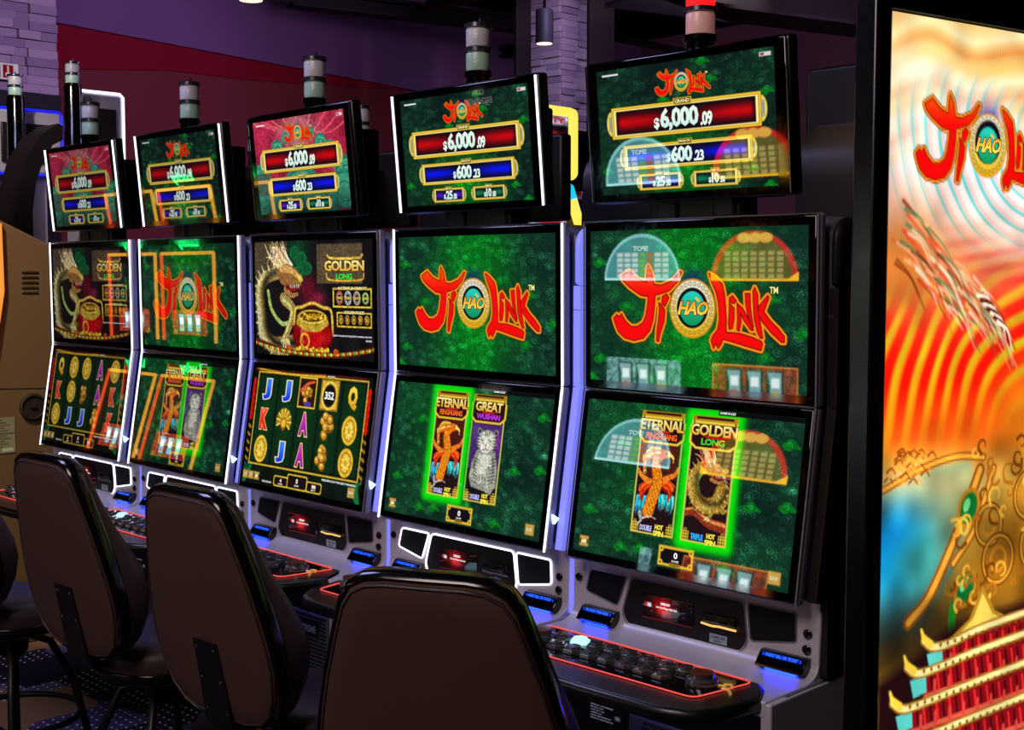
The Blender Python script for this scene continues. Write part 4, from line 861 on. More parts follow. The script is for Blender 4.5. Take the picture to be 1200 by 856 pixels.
    # displays
    for d, art, nm, key in ((UP, arts[1], 'upper_display', 'ud'), (LO, arts[2], 'lower_display', 'ld')):
        sh = shared(nm, key, lambda p, d=d, nm=nm: display_glass(d, .014, nm, p), root)
        shared('display_shell', key + 's', lambda p, d=d: display_shell(d, .028, p), sh)
        picture(d, art, res, sh, px)
        for x in (d['x0'] + .001, d['x1'] - .001):
            def strips(p, d=d, x=x):
                mb = MB(); mb.tube([disp_pt(d, x, v, .0) for v in (.0, 1.)], .0030 if lit else .0022, 6)
                return mb.build('edge_light', led, p)
            shared('edge_light', '%se%s%.3f' % (key, lit, x), strips, sh)
        if nm == 'upper_display':
            for v in (0, 1):
                def topl(p, v=v):
                    mb = MB(); mb.tube([disp_pt(UP, x, v, -.002 + .001 * v) for x in (UP['x0'], UP['x1'])], .0022 - .0004 * v, 6); return mb.build('chrome_trim', M['chrome'], p)
                shared('chrome_trim', 'topl%d' % v, topl, sh)
    # topper on a neck
    def neck(p):
        mb = MB(); mb.box(-.16, .10, .04, .11, 1.66, 1.74); mb.box(-.13, -.07, .03, .06, 1.66, 1.80); mb.box(.03, .09, .03, .06, 1.66, 1.80); mb.box(-.20, .16, .045, .14, 1.72, 1.98); return mb.build('topper_neck', M['black'], p, bevel=.008)
    shared('topper_neck', 'neck', neck, root)
    tp = D.objects.new('topper_display', None)
    D.objects.remove(tp)
    tsh = shared('topper_display', 'td' , lambda p: display_glass(TO, .012, 'topper_display', p), root)
    shared('topper_shell', 'tds', lambda p: display_shell(TO, .04, p, 'topper_shell', 'bezel'), tsh)
    picture(TO, arts[0], res, tsh, px)
    for x in (TO['x0'] + .001, TO['x1'] - .003):
        def tstrips(p, x=x):
            mb = MB(); mb.tube([disp_pt(TO, x, v, .001) for v in (.015, .985)], .0032 if lit else .0022, 6)
            return mb.build('edge_light', led if lit else M['chrome'], p)
        shared('edge_light', 'tde%s%.3f' % (lit, x), tstrips, tsh)
    tower_light(root, (-.0, .02, 2.02), candle, shared)
    for k, (z0, z1) in enumerate(((.70, 1.2675), (1.2695, 1.4585), (1.4605, 1.5185), (1.5205, 1.668))):          # translucent lit side panel in four pieces
        def gp(p, z0=z0, z1=z1, k=k):
            q = [(.031, z0), (.27, z0), (.27, z1)] + ([(.031 + .05 * (1 - math.sin(math.radians(a))), z1 - .05 * (1 - math.cos(math.radians(a)))) for a in range(0, 91, 15)] if k == 3 else [(.031, z1)])
            if k == 0: q = [(-.034, .868), (.012, .862), (.012, .70), (.27, .70), (.27, z1), (.031, z1)]
            mb = MB(); mb.prism(q, .331, .353, lambda a, b, d: (d, a, b)); return mb.build('side_panel', M['glow_panel'] if bl else M['body_dark'], p, bevel=.010 if k == 3 else .0, seg=2)
        shared('side_panel', 'gp%d%s' % (k, bl), gp, root)
    if lamp_side:
        def fl(p):
            mb = MB(); mb.prism([(-.050, .958), (-.030, .946), (-.046, .934)], .334, .342, lambda a, b, d: (d, a, b)); return mb.build('flank_lamp', M['flank_lamp'], p)
        shared('flank_lamp', 'fl', fl, root)
def tower_light(root, at, kind, shared, R=.0335):
    x, y, z = at
    def base(p):
        mb = MB(); mb.lathe([(R * .98, 0), (R * .98, .042), (R * 1.12, .044), (R * 1.12, .056), (R * .9, .058)], at, 20); return mb.build('tower_light', M['gloss'], p, smooth=40)
    b = shared('tower_light', 'tlb%.2f' % R, base, root)
    cols = {'clear': ('candle_clear', 'candle_green'), 'red': ('candle_red', 'candle_pink')}[kind]
    for i, c in enumerate(cols[::-1]):
        def lens(p, i=i):
            z0 = z + .058 + i * .062; mb = MB(); mb.lathe([(R * .92, z0), (R * .96, z0 + .004), (R * .96, z0 + .044), (R * .92, z0 + .047)], (x, y, 0), 20); return mb.build('lens', M[c], p, smooth=40)
        shared('lens', 'tll%s%d' % (c, i), lens, b)
        def ring(p, i=i):
            z0 = z + .105 + i * .062; mb = MB(); mb.lathe([(R * .9, z0), (R * 1.1, z0 + .002), (R * 1.1, z0 + .012), (R * .9, z0 + .014)], (x, y, 0), 20); return mb.build('clamp_ring', M['chrome'], p, smooth=40)
        shared('clamp_ring', 'tlr%d' % i, ring, b)
    def stud(p):
        mb = MB(); mb.lathe([(.004, z + .18), (.004, z + .194), (.002, z + .196)], (x + .008, y, 0), 8); mb.lathe([(.003, z + .18), (.003, z + .19), (.002, z + .191)], (x - .012, y, 0), 8); return mb.build('terminal_stud', M['chrome'], p)
    shared('terminal_stud', 'tls', stud, b)
M['gloss2'] = mat('palm_rest_black', (.055, .05, .055), .3, 0, .5, .1, 300)
M['amber_lip'] = mat('amber_lit_lip', (.6, .4, .2), .4, emit=(1., .78, .45), es=1.1)
M['under_light'] = mat('under_deck_light', (.5, .5, .9), .4, emit=(.55, .55, 1.), es=6)
M['blue_strip'] = mat('blue_strip', (.05, .1, .6), .4, emit=(.02, .10, 1.), es=30)
M['blue_pixels'] = pixel_mat('blue_strip_pixels', 1.6)
# ------------------------------------------------------------------ room
def plane_obj(name, pts, m, parent=None): return MB().add(pts, [tuple(range(len(pts)))]).build(name, m, parent)
struct(MB().box(-12, 6, -8, 12, FZ - .1, FZ).build('floor', M['carpet']))
struct(MB().box(-12, 6, -8, 12, 4.62, 4.72).build('ceiling', M['ceil']))
wl = struct(MB().box(-9.3, -9.0, -8, 12, FZ, 4.62).build('wall_left', M['w_maroon']))
def wall_patch(name, pix, m, dx):
    pts = [on_x(u, v, -9.0) for u, v in pix]; mb = MB(); mb.prism([(p.y, p.z) for p in pts], -9.0 - .02, -9.0 + dx, lambda a, b, d: (d, a, b)); return struct(mb.build(name, m))
wall_patch('trim_1', [(20, 18), (62, 27), (480, 106), (760, 160), (760, -30), (20, -30)], M['w_purple'], .06)
wall_patch('trim_2', [(20, 18), (62, 27), (480, 106), (300, 95), (200, 83), (20, 80)], M['w_red'], .02)
struct(MB().box(-12, 6, 11, 11.3, FZ, 4.62).build('wall_back', M['w_pink']))
struct(MB().box(-12, 6, -8.2, -8, FZ, 4.62).build('wall_front', M['w_dim']))
struct(MB().box(6, 6.2, -8, 12, FZ, 4.62).build('wall_right', M['w_dim']))

def stone_column(name, label, x, y, w, z0, z1, rows, per, faces, plinth=True):
    t = thing(name, label, 'column', (x, y, 0)); h = (z1 - z0) / rows
    MB().box(-w / 2 + .02, w / 2 - .02, -w / 2 + .02, w / 2 - .02, FZ, z1).build('core', M['beam'], t)
    if plinth: MB().box(-w / 2 - .02, w / 2 + .02, -w / 2 - .02, w / 2 + .02, z0 - .12, z0).build('ledge', M['beam'], t); MB().box(-w / 2, w / 2, -w / 2, w / 2, FZ, z0 - .12).build('plinth', M['beam'], t)
    base = MB().box(-.5, .5, -.5, .5, -.5, .5).build('stone', M['stone'], t, bevel=.03, seg=1); first = True; r = random.Random(5)
    for f in faces:
        for i in range(rows):
            cuts = sorted([-.5, .5] + [(-.5 + (k + 1) / per + r.uniform(-.12, .12)) for k in range(per - 1)])
            for a, b in zip(cuts, cuts[1:]):
                o = base if first else base.copy()
                if not first: COL.objects.link(o); o.parent = t
                first = False; dp = r.uniform(.025, .065); c = (a + b) / 2 * w; L = (b - a) * w - .003; zz = z0 + (i + .5) * h
                if f == 'y': o.location = (c, -w / 2 + .02 - dp / 2 + .01, zz); o.scale = (L, dp, h - .003)
                else: o.location = (w / 2 - .02 + dp / 2 - .01, c, zz); o.scale = (dp, L, h - .003)
    return t
p2 = on_x(657, 200, -6.0); stone_column('stone_column', 'stacked stone column beside the hanging black cylinder lamp', p2.x - .19, p2.y + .19, .38, 1.2, 4.6, 60, 2, ('y', 'x'), False)
p1 = on_x(66, 40, -8.2); stone_column('stone_column', 'purple lit stacked stone column with dark base, at far left', p1.x - .3, p1.y - .30, .60, 3.02, 4.6, 22, 3, ('x',))
for nm, (u0, u1), x, lab in (('wood_panel_post', (605, 622), -6.3, 'narrow dark brown post left of the stone column'), ('wood_panel_post', (690, 719), -5.6, 'wider dark brown post right of the stone column')):
    a, b = on_x(u0, 200, x), on_x(u1, 200, x); o = MB().box(.12, .15, 0, (b.y - a.y), FZ, 4.6).build(nm, M['wood_dark']); o.location = (x - .15, a.y, 0); tag(o, lab, 'post')
# ceiling steel: beams lie on a horizontal plane under the ceiling
def beam(pa, pb, z, w, h, label):
    a, b = on_z(*pa, z), on_z(*pb, z); d = (b - a); L = d.length; an = math.atan2(d.y, d.x)
    t = thing('ceiling_beam', label, 'beam', (a.x, a.y, z), an); MB().box(0, L, -w / 2, w / 2, 0, .03).build('bottom_chord', M['beam'], t); MB().box(0, L, -w / 2, w / 2, h, h + .03).build('top_chord', M['beam'], t); MB().box(0, L, -.01, .01, .03, h).build('web', M['beam'], t)
    return t
beam((340, 8), (700, 48), 4.15, .20, .14, 'long black steel beam crossing in front of the purple wall')
beam((500, 14), (640, -22), 4.15, .16, .12, 'short black beam branching up from the long beam')
beam((560, 74), (720, 42), 4.1, .12, .08, 'black beam running behind the tower light over the fourth machine')
beam((700, 18), (1000, -40), 4.1, .16, .12, 'black beam above the red lit tower light')
beam((728, 2), (1030, 40), 3.6, .45, .35, 'broad black beam reaching the top of the LED wall')
beam((720, 48), (1000, 105), 4.0, .05, .04, 'thin black conduit rail on the mauve wall')
def pendant(u, v, x, r, h, label):
    p = on_x(u, v, x); t = thing('pendant_lamp', label, 'lamp', (p.x, p.y, p.z)); MB().lathe([(r, 0), (r, h), (r * .9, h + .01)], (0, 0, 0), 24).build('housing', M['beam'], t, smooth=40); MB().lathe([(r * .88, -.004), (r * .88, .002)], (0, 0, 0), 24).build('lamp_face', M['lamp_face'], t)
    MB().lathe([(.012, h), (.012, 4.62 - p.z)], (0, 0, 0), 8).build('stem', M['gloss'], t)
pendant(638, 51, -5.2, .072, .26, 'black cylinder lamp hanging in front of the stone column')
pendant(294, 0, -5.6, .09, .2, 'round downlight cut off by the top edge above the red wall wedge')

# ------------------------------------------------------------------ the bank of five machines
BANK = 'five linked slot machines in a row'
RES = {0: 340, 1: 300, 2: 280, 3: 220, 4: 190}
DEF = [
 (0, False, (art_topper_green, art_main_green, art_tiles('phoenix', 'dragon', 1)), 'red', 'slot machine nearest the LED wall, phoenix and dragon tiles, red lit tower light'),
 (1, True, (art_topper_green, art_main_green, art_tiles('phoenix', 'tiger', 0)), 'clear', 'white edged slot machine with phoenix and white tiger tiles behind the nearest chair'),
 (2, False, (art_topper_red, art_dragon_pot, art_reels(LAY3)), 'clear', 'middle slot machine with a gold dragon and red pot over reels showing 352'),
 (3, True, (art_topper_green, art_main_green, art_tiles('phoenix', 'tiger', 1)), 'clear', 'white edged green slot machine second from the brown cabinet'),
 (4, True, (art_topper_red, art_dragon_pot, art_reels(LAY1)), 'clear', 'white edged slot machine beside the brown cabinet, dragon screen over reels'),
]
for i, lit, arts, candle, lab in DEF:
    root = thing('slot_machine', lab, 'slot machine', (CX - PITCHX * i, 0, 0), 0, BANK)
    slot_parts(root, lit, arts, RES[i], candle, i > 0, i > 0, ('pixels', 'pixels', 'pixels', 'pixels_b', 'pixels_c')[i])
    for ch in root.children:                                              # the middle topper is turned a little on its neck
        if i == 2 and ch.name.startswith('topper_display'):
            a = math.radians(-2.2); ch.rotation_euler = (0, 0, a); p = Vector((TO['x0'], 0, 0)); ch.location = p - Matrix.Rotation(a, 3, 'Z') @ p
# ------------------------------------------------------------------ LED wall on the end of the bank
A0 = Vector((1.0, -.364, 0)); ang = math.atan2(.361, .067)
led = thing('led_wall', 'tall LED wall in a black frame with dragon, red logo and pagoda', 'screen', A0, ang)
# local x runs along the wall away from the camera, local -y is the viewing side
LW = .56; LH = 1.98 - .12
MB().box(-.04, 0, -.010, .038, FZ, 2.60).build('frame_post', M['bezel'], led, bevel=.006)
MB().box(LW, LW + .04, -.010, .038, FZ, 2.60).build('frame_post', M['bezel'], led, bevel=.006)
MB().box(0, LW, -.010, .038, 1.983, 2.60).build('frame_head', M['bezel'], led); MB().box(0, LW, -.010, .038, FZ, .118).build('frame_sill', M['bezel'], led)
MB().box(0, LW, .006, .038, .118, 1.983).build('back_box', M['bezel'], led)
def art_led(cv):
    A = cv.asp; LHA = LH / .74; X, Y = cv.x / A * LW, cv.y * LHA                              # metres
    lerp = lambda a, b, t: np.array(a) * (1 - t) + np.array(b) * t
    n1, n2, n3 = cv.noise(7, 1), cv.noise(16, 2), cv.noise(40, 3)
    wav = Y + .06 * (n1 - .5) * 2 + .02 * n2
    stops = [(0, (.98, .80, .50)), (.14, (.97, .84, .52)), (.26, (1., .90, .72)), (.36, (.98, .88, .86)), (.50, (.96, .72, .70)), (.60, (.92, .50, .30)), (.72, (.98, .40, .08)), (.86, (.98, .52, .06)), (1.0, (.86, .55, .12)), (1.2, (.40, .30, .12)), (1.9, (.15, .05, .05))]
    for c in range(3): cv.im[..., c] = np.interp(wav, [s[0] for s in stops], [s[1][c] for s in stops])
    # cloud bands at the top
    for k in range(9):
        y = .02 + .035 * k; cv.curve([(0, (y + .03) / LHA), (.10 / LW * A, (y - .015) / LHA), (.22 / LW * A, (y + .02) / LHA), (.38 / LW * A, (y - .01) / LHA), (A, (y + .02) / LHA)], .004, .011, ((1., .95, .75), (.90, .52, .22), (.98, .78, .40))[k % 3], alpha=.55, soft=6)
    cv.glow(.06 / LW * A, .05, .06, .02, (1, .98, .92), .7)
    # swirling white and cyan rings round the logo
    cx, cy = .46, .24; r = np.hypot(X - cx, (Y - cy) * 1.0) + .015 * (n2 - .5); th = np.arctan2(X - cx, Y - cy)
    m = np.exp(-((r - .27) / .19) ** 2) * np.clip((Y - .10 - .25 * np.clip(.15 - X, 0, 1)) / .12, 0, 1) * np.clip((.56 - Y) / .10, 0, 1)
    st = .5 + .5 * np.sin(r * 175 + 1.4 * th + 1.5 * n1)
    ring = st[..., None] * np.array((1., .98, .97)) + (1 - st[..., None]) * np.array((.98, .80, .80)); cv.im[:] = cv.im * (1 - .95 * m[..., None]) + np.clip(ring * 1.04, 0, 1) * .95 * m[..., None]
    cyan = np.clip(np.sin(r * 175 + 1.4 * th + 1.5 * n1 + 2.2) * 2.4 - 1.35, 0, 1) * m * 1.15; cv.im[:] = cv.im * (1 - cyan[..., None]) + np.array((.45, .88, .88)) * cyan[..., None]
    mag = np.exp(-((Y - .56 - .25 * (X - .25)) / .05) ** 2) * np.clip((X - .08) / .15, 0, 1) * np.clip(.4 + .6 * np.sin(Y * 160 + X * 30 + 4 * n1), 0, 1); cv.im[:] = cv.im * (1 - .85 * mag[..., None]) + np.array((.85, .12, .22)) * .85 * mag[..., None]
    # red arcs fanning from the lower right
    r2 = np.hypot(X - .46, (Y - 1.04) * .74) + .012 * (n2 - .5); th2 = np.arctan2(X - .46, Y - 1.04)
    fanm = np.clip((r2 - .13) / .10, 0, 1) * np.clip((Y - .55 - .2 * np.clip(.2 - X, 0, 1)) / .10, 0, 1) * np.clip((1.06 - Y) / .22, 0, 1)
    ph = r2 * 125 + 5.5 * n1 + 1.5 * n2; rb = np.clip(.55 + .85 * np.sin(ph), 0, 1); c_ = rb[..., None] * np.array((.99, .06, .02)) + (1 - rb[..., None]) * np.array((1., .58, .06)); cv.im[:] = cv.im * (1 - fanm[..., None]) + c_ * fanm[..., None]
    gr = np.clip(np.sin(ph + 2.9) * 2.6 - 1.5, 0, 1) * np.exp(-((Y - .74) / .16) ** 2); cv.im[:] = cv.im * (1 - .75 * gr[..., None]) + np.array((.78, .80, .10)) * .75 * gr[..., None]
    # dragon crest: pale spikes sweeping right
    P = lambda pts: [(a / LW * A, b / LHA) for a, b in pts]; S = 1 / LHA; P2 = lambda pts: [(a / LW * A, b / LH) for a, b in pts]; S2 = 1 / LH
    P2 = lambda pts: [(a / LW * A, b / LH) for a, b in pts]; S2 = 1 / LH; q_ = np.random.default_rng(6)
    cv.glow(.14 / LW * A, .43 / LH, .13, .05, (.93, .55, .32), .75); cv.glow(.05 / LW * A, .40 / LH, .05, .05, (.80, .45, .12), .7)
    for i in range(90):                                                     # crest: fine hair-like spikes sweeping down to the right
        t = q_.random(); o_ = (q_.random() - .5) * (.11 - .05 * t); x, y = .02 + .27 * t + o_ * .4, .36 + .15 * t - o_; L = .05 + .05 * q_.random()
        c = ((.98, .92, .84), (.92, .30, .14), (.45, .16, .06), (.99, .72, .48), (.30, .48, .30), (.98, .80, .66))[i % 6]
        cv.curve(P2([(x, y), (x + L * .55, y + L * (.25 + .2 * q_.random())), (x + L, y + L * (.8 + .3 * q_.random()))]), (.0042 - .002 * q_.random()) * S2, .001 * S2, c, n=5, alpha=.72, soft=1.6)
    for i in range(7): cv.curve(P2([(.25 + .010 * i, .47 + .008 * i), (.28 + .010 * i, .475 + .010 * i), (.295 + .010 * i, .50 + .012 * i)]), .004 * S2, .001 * S2, ((.99, .95, .88), (.40, .12, .05))[i % 2])
    # below: amber scroll, blue-green shell, gold rims
    lo = np.clip((Y - .96) / .06, 0, 1); am = lerp((.72, .44, .06), (.95, .72, .16), n2[..., None]); cv.im[:] = cv.im * (1 - lo[..., None]) + am * lo[..., None]
    hot = np.exp(-((X - .22) / .2) ** 2 - ((Y - .98) / .10) ** 2); cv.im[:] = cv.im * (1 - .7 * hot[..., None]) + np.array((.98, .34, .04)) * .7 * hot[..., None]
    cv.poly(P([(0, 1.10), (.0, 1.44), (.12, 1.42), (.20, 1.30), (.26, 1.12), (.24, 1.03), (.14, 1.04)]), (.32, .55, .46), soft=6)
    cv.glow(.17 / LW * A, 1.14 / LHA, .09, .04, (.60, .72, .52), .8); cv.glow(.1 / LW * A, 1.08 / LHA, .12, .02, (.86, .80, .55), .8)
    cv.glow(.08 / LW * A, 1.44 / LHA, .30, .045, (.07, .06, .05), .9); cv.glow(.45 / LW * A, 1.30 / LHA, .20, .10, (.55, .32, .06), .6); cv.glow(.04 / LW * A, .915 / LH, .055, .045, (.0, .62, .92), 1.); cv.glow(.03 / LW * A, .885 / LH, .04, .03, (.02, .55, .90), .8); cv.glow(.10 / LW * A, .93 / LH, .04, .03, (.25, .60, .50), .7)
    for pts, a in (([(.0, 1.08), (.10, 1.04), (.20, 1.02), (.28, 1.03)], .010), ([(.27, 1.06), (.22, 1.18), (.14, 1.34), (.08, 1.40)], .018), ([(.31, 1.06), (.26, 1.20), (.20, 1.28)], .012)): cv.curve(P(pts), a * S, a * S, (.55, .28, .05)); cv.curve(P(pts), a * .5 * S, a * .5 * S, (.90, .62, .20))
    for x, y, q in ((.30, 1.20, .05), (.33, 1.29, .06), (.42, 1.14, .06), (.45, 1.27, .07)):
        cv.ring(x / LW * A, y / LHA, q * S, q * S, .016 * S, (.42, .22, .04)); cv.ring(x / LW * A, y / LHA, q * .98 * S, q * .98 * S, .007 * S, (.85, .58, .16)); cv.ring(x / LW * A, y / LHA, q * .5 * S, q * .5 * S, .010 * S, (.80, .50, .12))
    for x, y in ((.236, 1.345), (.24, 1.15)): cv.ell(x / LW * A, y / LHA, .042 * S, .052 * S, (.70, .45, .10), rot=.5); cv.ell(x / LW * A, y / LHA, .030 * S, .040 * S, (.04, .42, .16), rot=.5); cv.ell((x - .006) / LW * A, (y - .008) / LHA, .012 * S, .018 * S, (.45, .85, .50), rot=.5)
    cv.ell(.20 / LW * A, 1.42 / LHA, .014 * S, .05 * S, (.10, .50, .12))
    for i in range(60):                                                     # curls and scale marks in the amber ground
        x, y = .19 + .36 * q_.random(), .74 + .30 * q_.random(); r_ = .008 + .018 * q_.random(); a0 = q_.random() * 6.28; c = ((.45, .22, .03), (.93, .70, .22), (.66, .38, .08))[i % 3]
        cv.curve(P2([(x + r_ * (1 - k * .12) * math.cos(a0 + k * .9), y + r_ * (1 - k * .12) * math.sin(a0 + k * .9)) for k in range(6)]), .0035 * S2, .0015 * S2, c, n=4)
    for i in range(36):
        x, y = .0 + .13 * q_.random(), .735 + .06 * q_.random(); cv.curve(P2([(x, y), (x + .012, y - .006), (x + .022, y + .004)]), .0025 * S2, .001 * S2, ((.50, .22, .04), (.88, .55, .18))[i % 2], n=4)
    lowm = np.clip((Y * .74 - .72) / .05, 0, 1)[..., None]; cv.im[:] = cv.im * (1 + lowm * (.55 * (n2[..., None] - .5) + .35 * (n3[..., None] - .5)))
    # pagoda with upswept eaves
    cv.poly(P2([(.0, 1.13), (.10, 1.10), (.20, 1.06), (.56, 1.04), (.56, 1.86), (0, 1.86)]), (.13, .04, .05), soft=8)
    cv.poly(P2([(.19, 1.085), (.25, 1.055), (.287, .998), (.325, 1.05), (.38, 1.075), (.40, 1.09)]), (.72, .52, .12)); cv.poly(P2([(.225, 1.077), (.262, 1.055), (.287, 1.012), (.318, 1.055), (.37, 1.078)]), (.95, .82, .34))
    for x0, y0 in ((.120, 1.078), (.076, 1.118), (.040, 1.175), (.0, 1.24), (-.04, 1.31)):
        cv.poly(P2([(x0 + .03, y0 + .012), (.56, y0 - .02), (.56, y0 + .07), (x0 + .05, y0 + .062)]), (.52, .05, .08))
        for k in range(24): u = x0 + .05 + .018 * k; cv.stroke(P2([(u, y0 + .020 - .02 * (u - x0)), (u + .006, y0 + .050 - .02 * (u - x0))]), .0030 * S2, .0030 * S2, ((.92, .14, .14), (.30, .02, .04))[k % 2])
        cv.poly(P2([(x0 + .012, y0 + .022), (x0 + .055, y0 + .018), (x0 + .058, y0 + .050), (x0 + .022, y0 + .056)]), (.35, .80, .76))
        eave = [(x0 + .004, y0 - .004), (x0 + .03, y0 + .012), (x0 + .08, y0 + .012), (.30, y0 - .002), (.56, y0 - .018)]
        cv.curve(P2(eave), .010 * S2, .009 * S2, (.62, .42, .10)); cv.curve(P2(eave), .006 * S2, .005 * S2, (.97, .90, .60)); cv.curve(P2([(x0 - .004, y0 - .024), (x0 + .004, y0 - .008), (x0 + .022, y0 + .006)]), .003 * S2, .008 * S2, (.95, .80, .25))
        for k in range(24): u = x0 + .05 + .02 * k; cv.ell(u / LW * A, (y0 + .0115 - .04 * max(0, u - x0 - .07)) / LH, .0035 * S2, .0035 * S2, (.45, .30, .08))
        cv.curve(P2([(x0 + .055, y0 + .058), (.56, y0 + .040)]), .005 * S2, .005 * S2, (.85, .35, .25))
        for k in range(11): u = x0 + .08 + .04 * k; cv.stroke(P2([(u, y0 + .034), (u, y0 + .062)]), .004 * S2, .004 * S2, (.85, .25, .22))
    grain = (n3[..., None] - .5) * .22; cv.im[:] = cv.im * (1 + grain)
    paint_logo(cv, .268 / LW * A, .205 / LH, .30 * S2, 1.0, False)
    cv.im[:, ::2] *= .93
cv = Canvas(220, 600, LW / LH); art_led(cv)
cv.build('led_picture', led, (0, -.0, 1.98), (LW, 0, 0), (0, 0, -LH), (0, -1, 0), 'led_pixels', .002)

# ------------------------------------------------------------------ chairs
def chair_outline(n=6):
    half = [(0., .0), (.066, .0), (.101, .004), (.127, .018), (.145, .046), (.162, .10), (.185, .18), (.203, .26), (.214, .33), (.217, .39), (.207, .45), (.184, .505), (.148, .535), (.09, .549), (0., .553)]
    half = [(a * 1.11, b * 1.06) for a, b in half]
    return half + [(-a, b) for a, b in half[-2:0:-1]]
def make_chair(label, group):
    t = thing('casino_chair', label, 'chair', (0, 0, 0), 0, group)
    O = chair_outline(); top = Vector((0, -.36, 1.175)); bot = Vector((0, -.243, .603)); u = (bot - top).normalized(); nb = Vector((0, u.z, -u.y)); nb = nb if nb.y < 0 else -nb     # nb points backwards
    P = lambda a, b, d: top + Vector((a, 0, 0)) + u * b + nb * (d - .10 * a * a)
    c = (0., .31)
    def rings(levels, m, name, flip=1, sm=60):
        mb = MB(); n = len(O); vs = []; fs = []
        for k, (s, dfn) in enumerate(levels):
            for a, b in O: aa, bb = c[0] + (a - c[0]) * s, c[1] + (b - c[1]) * s; vs.append(P(aa, bb, dfn(aa, bb)))
        for k in range(len(levels) - 1):
            for i in range(n): fs.append((k * n + i, k * n + (i + 1) % n, (k + 1) * n + (i + 1) % n, (k + 1) * n + i))
        fs.append(tuple(range(n))); fs.append(tuple((len(levels) - 1) * n + i for i in range(n)))
        return mb.add(vs, fs).build(name, m, t, smooth=sm)
    # back shell, seam piping, glossy edge, cushion
    rings([(.965, lambda a, b: .0), (.962, lambda a, b: .016), (.93, lambda a, b: .0205), (.80, lambda a, b: .022), (.5, lambda a, b: .023), (.15, lambda a, b: .023)], M['shell'], 'back_shell')
    mb = MB(); mb.tube([P(c[0] + a * .945, c[1] + (b - c[1]) * .945, .0185) for a, b in O], .0035, 6, True); mb.build('piping', M['leather'], t, smooth=60)
    mb = MB(); n = len(O); prof = [(.968, .013), (.985, .017), (1.004, .012), (1.010, .0), (1.004, -.018), (.985, -.026), (.955, -.022)]; vs = []
    for s, d in prof:
        for a, b in O: vs.append(P(a * s, c[1] + (b - c[1]) * s, d))
    mb.add(vs, [(k * n + i, k * n + (i + 1) % n, ((k + 1) % len(prof)) * n + (i + 1) % n, ((k + 1) % len(prof)) * n + i) for k in range(len(prof)) for i in range(n)]); mb.build('edge_trim', M['welt'], t, smooth=70)
    bul = lambda b: .026 + .072 * math.exp(-((b - .38) / .16) ** 2)
    rings([(.96, lambda a, b: -.012), (.985, lambda a, b: -.02 - bul(b) * .45), (.95, lambda a, b: -.02 - bul(b) * .80), (.80, lambda a, b: -.02 - bul(b)), (.5, lambda a, b: -.02 - bul(b) * 1.08), (.15, lambda a, b: -.02 - bul(b) * 1.1)], M['leather'], 'back_cushion')
    # steel plate that carries the back, bent under the seat
    mb = MB(); pl = [(P(0, .37, .027)), P(0, .47, .027), P(0, .585, .030), Vector((0, -.243, .56)), Vector((0, -.18, .528)), Vector((0, -.05, .518))]; wds = [.046, .050, .053, .053, .053, .053]; vs = []; fs = []
    for p, w in zip(pl, wds):
        for th in (0, .006):
            for sx in (-1, 1): vs.append(p + Vector((sx * w, .0 + (th if p.z > .545 else 0), (0 if p.z > .545 else th))))
    for i in range(len(pl) - 1):
        q = i * 4; r = q + 4; fs += [(q, q + 1, r + 1, r), (q + 2, r + 2, r + 3, q + 3), (q, r, r + 2, q + 2), (q + 1, q + 3, r + 3, r + 1)]
    fs += [(0, 2, 3, 1), (len(vs) - 4, len(vs) - 3, len(vs) - 1, len(vs) - 2)]
    bar = mb.add(vs, fs).build('support_plate', M['steel_black'], t)
    for a, b in ((-.034, .39), (.034, .39), (-.038, .47), (.038, .47), (-.040, .55), (.040, .55)):
        s = MB(); s.lathe([(.0042, 0), (.0042, .002), (.002, .003)], n=8, mtx=Matrix.Rotation(math.radians(90), 4, 'X')); o = s.build('screw', M['screw'], bar); o.location = P(a, b, .0275)
    # seat
    ol = []
    for k in range(36):
        q = 2 * math.pi * k / 36; cs, sn = math.cos(q), math.sin(q); e = 2.6
        ol.append((.225 * math.copysign(abs(cs) ** (2 / e), cs), .215 * math.copysign(abs(sn) ** (2 / e), sn)))
    mb = MB(); vs = []; lv = [(.90, .530), (.985, .538), (1., .56), (.99, .588), (.94, .612), (.78, .624), (.4, .620), (.1, .616)]
    for s, z in lv:
        for a, b in ol: vs.append((a * s, b * s - .0 + (.0), z - (.02 * max(0, b / .215) ** 2 if z > .55 else 0)))
    n = 36; fs = [(k * n + i, k * n + (i + 1) % n, (k + 1) * n + (i + 1) % n, (k + 1) * n + i) for k in range(len(lv) - 1) for i in range(n)] + [tuple(range(n)), tuple((len(lv) - 1) * n + i for i in range(n))]
    mb.add(vs, fs).build('seat', M['leather'], t, smooth=60)
    mb = MB(); mb.tube([(a * 1.0, b * 1.0, .548) for a, b in ol], .004, 6, True); mb.build('seat_piping', M['welt'], t, smooth=60)
    MB().lathe([(.16, .495), (.18, .505), (.18, .522), (.12, .526)], n=24).build('seat_pan', M['steel_black'], t, smooth=40)
    MB().lathe([(.03, .40), (.05, .42), (.055, .47), (.10, .498)], n=20).build('swivel_hub', M['steel_black'], t, smooth=40)
    for k in range(4):
        q = math.radians(45 + 90 * k); d = Vector((math.cos(q), math.sin(q), 0))
        MB().tube([d * .05 + Vector((0, 0, .47)), d * .12 + Vector((0, 0, .44)), d * .19 + Vector((0, 0, .30)), d * .255 + Vector((0, 0, .012))], .013, 10).build('leg', M['steel_black'], t, smooth=60)
    MB().tube([(.215 * math.cos(2 * math.pi * k / 40), .215 * math.sin(2 * math.pi * k / 40), .20) for k in range(40)], .011, 8, True).build('foot_ring', M['steel_black'], t, smooth=60)
    return t
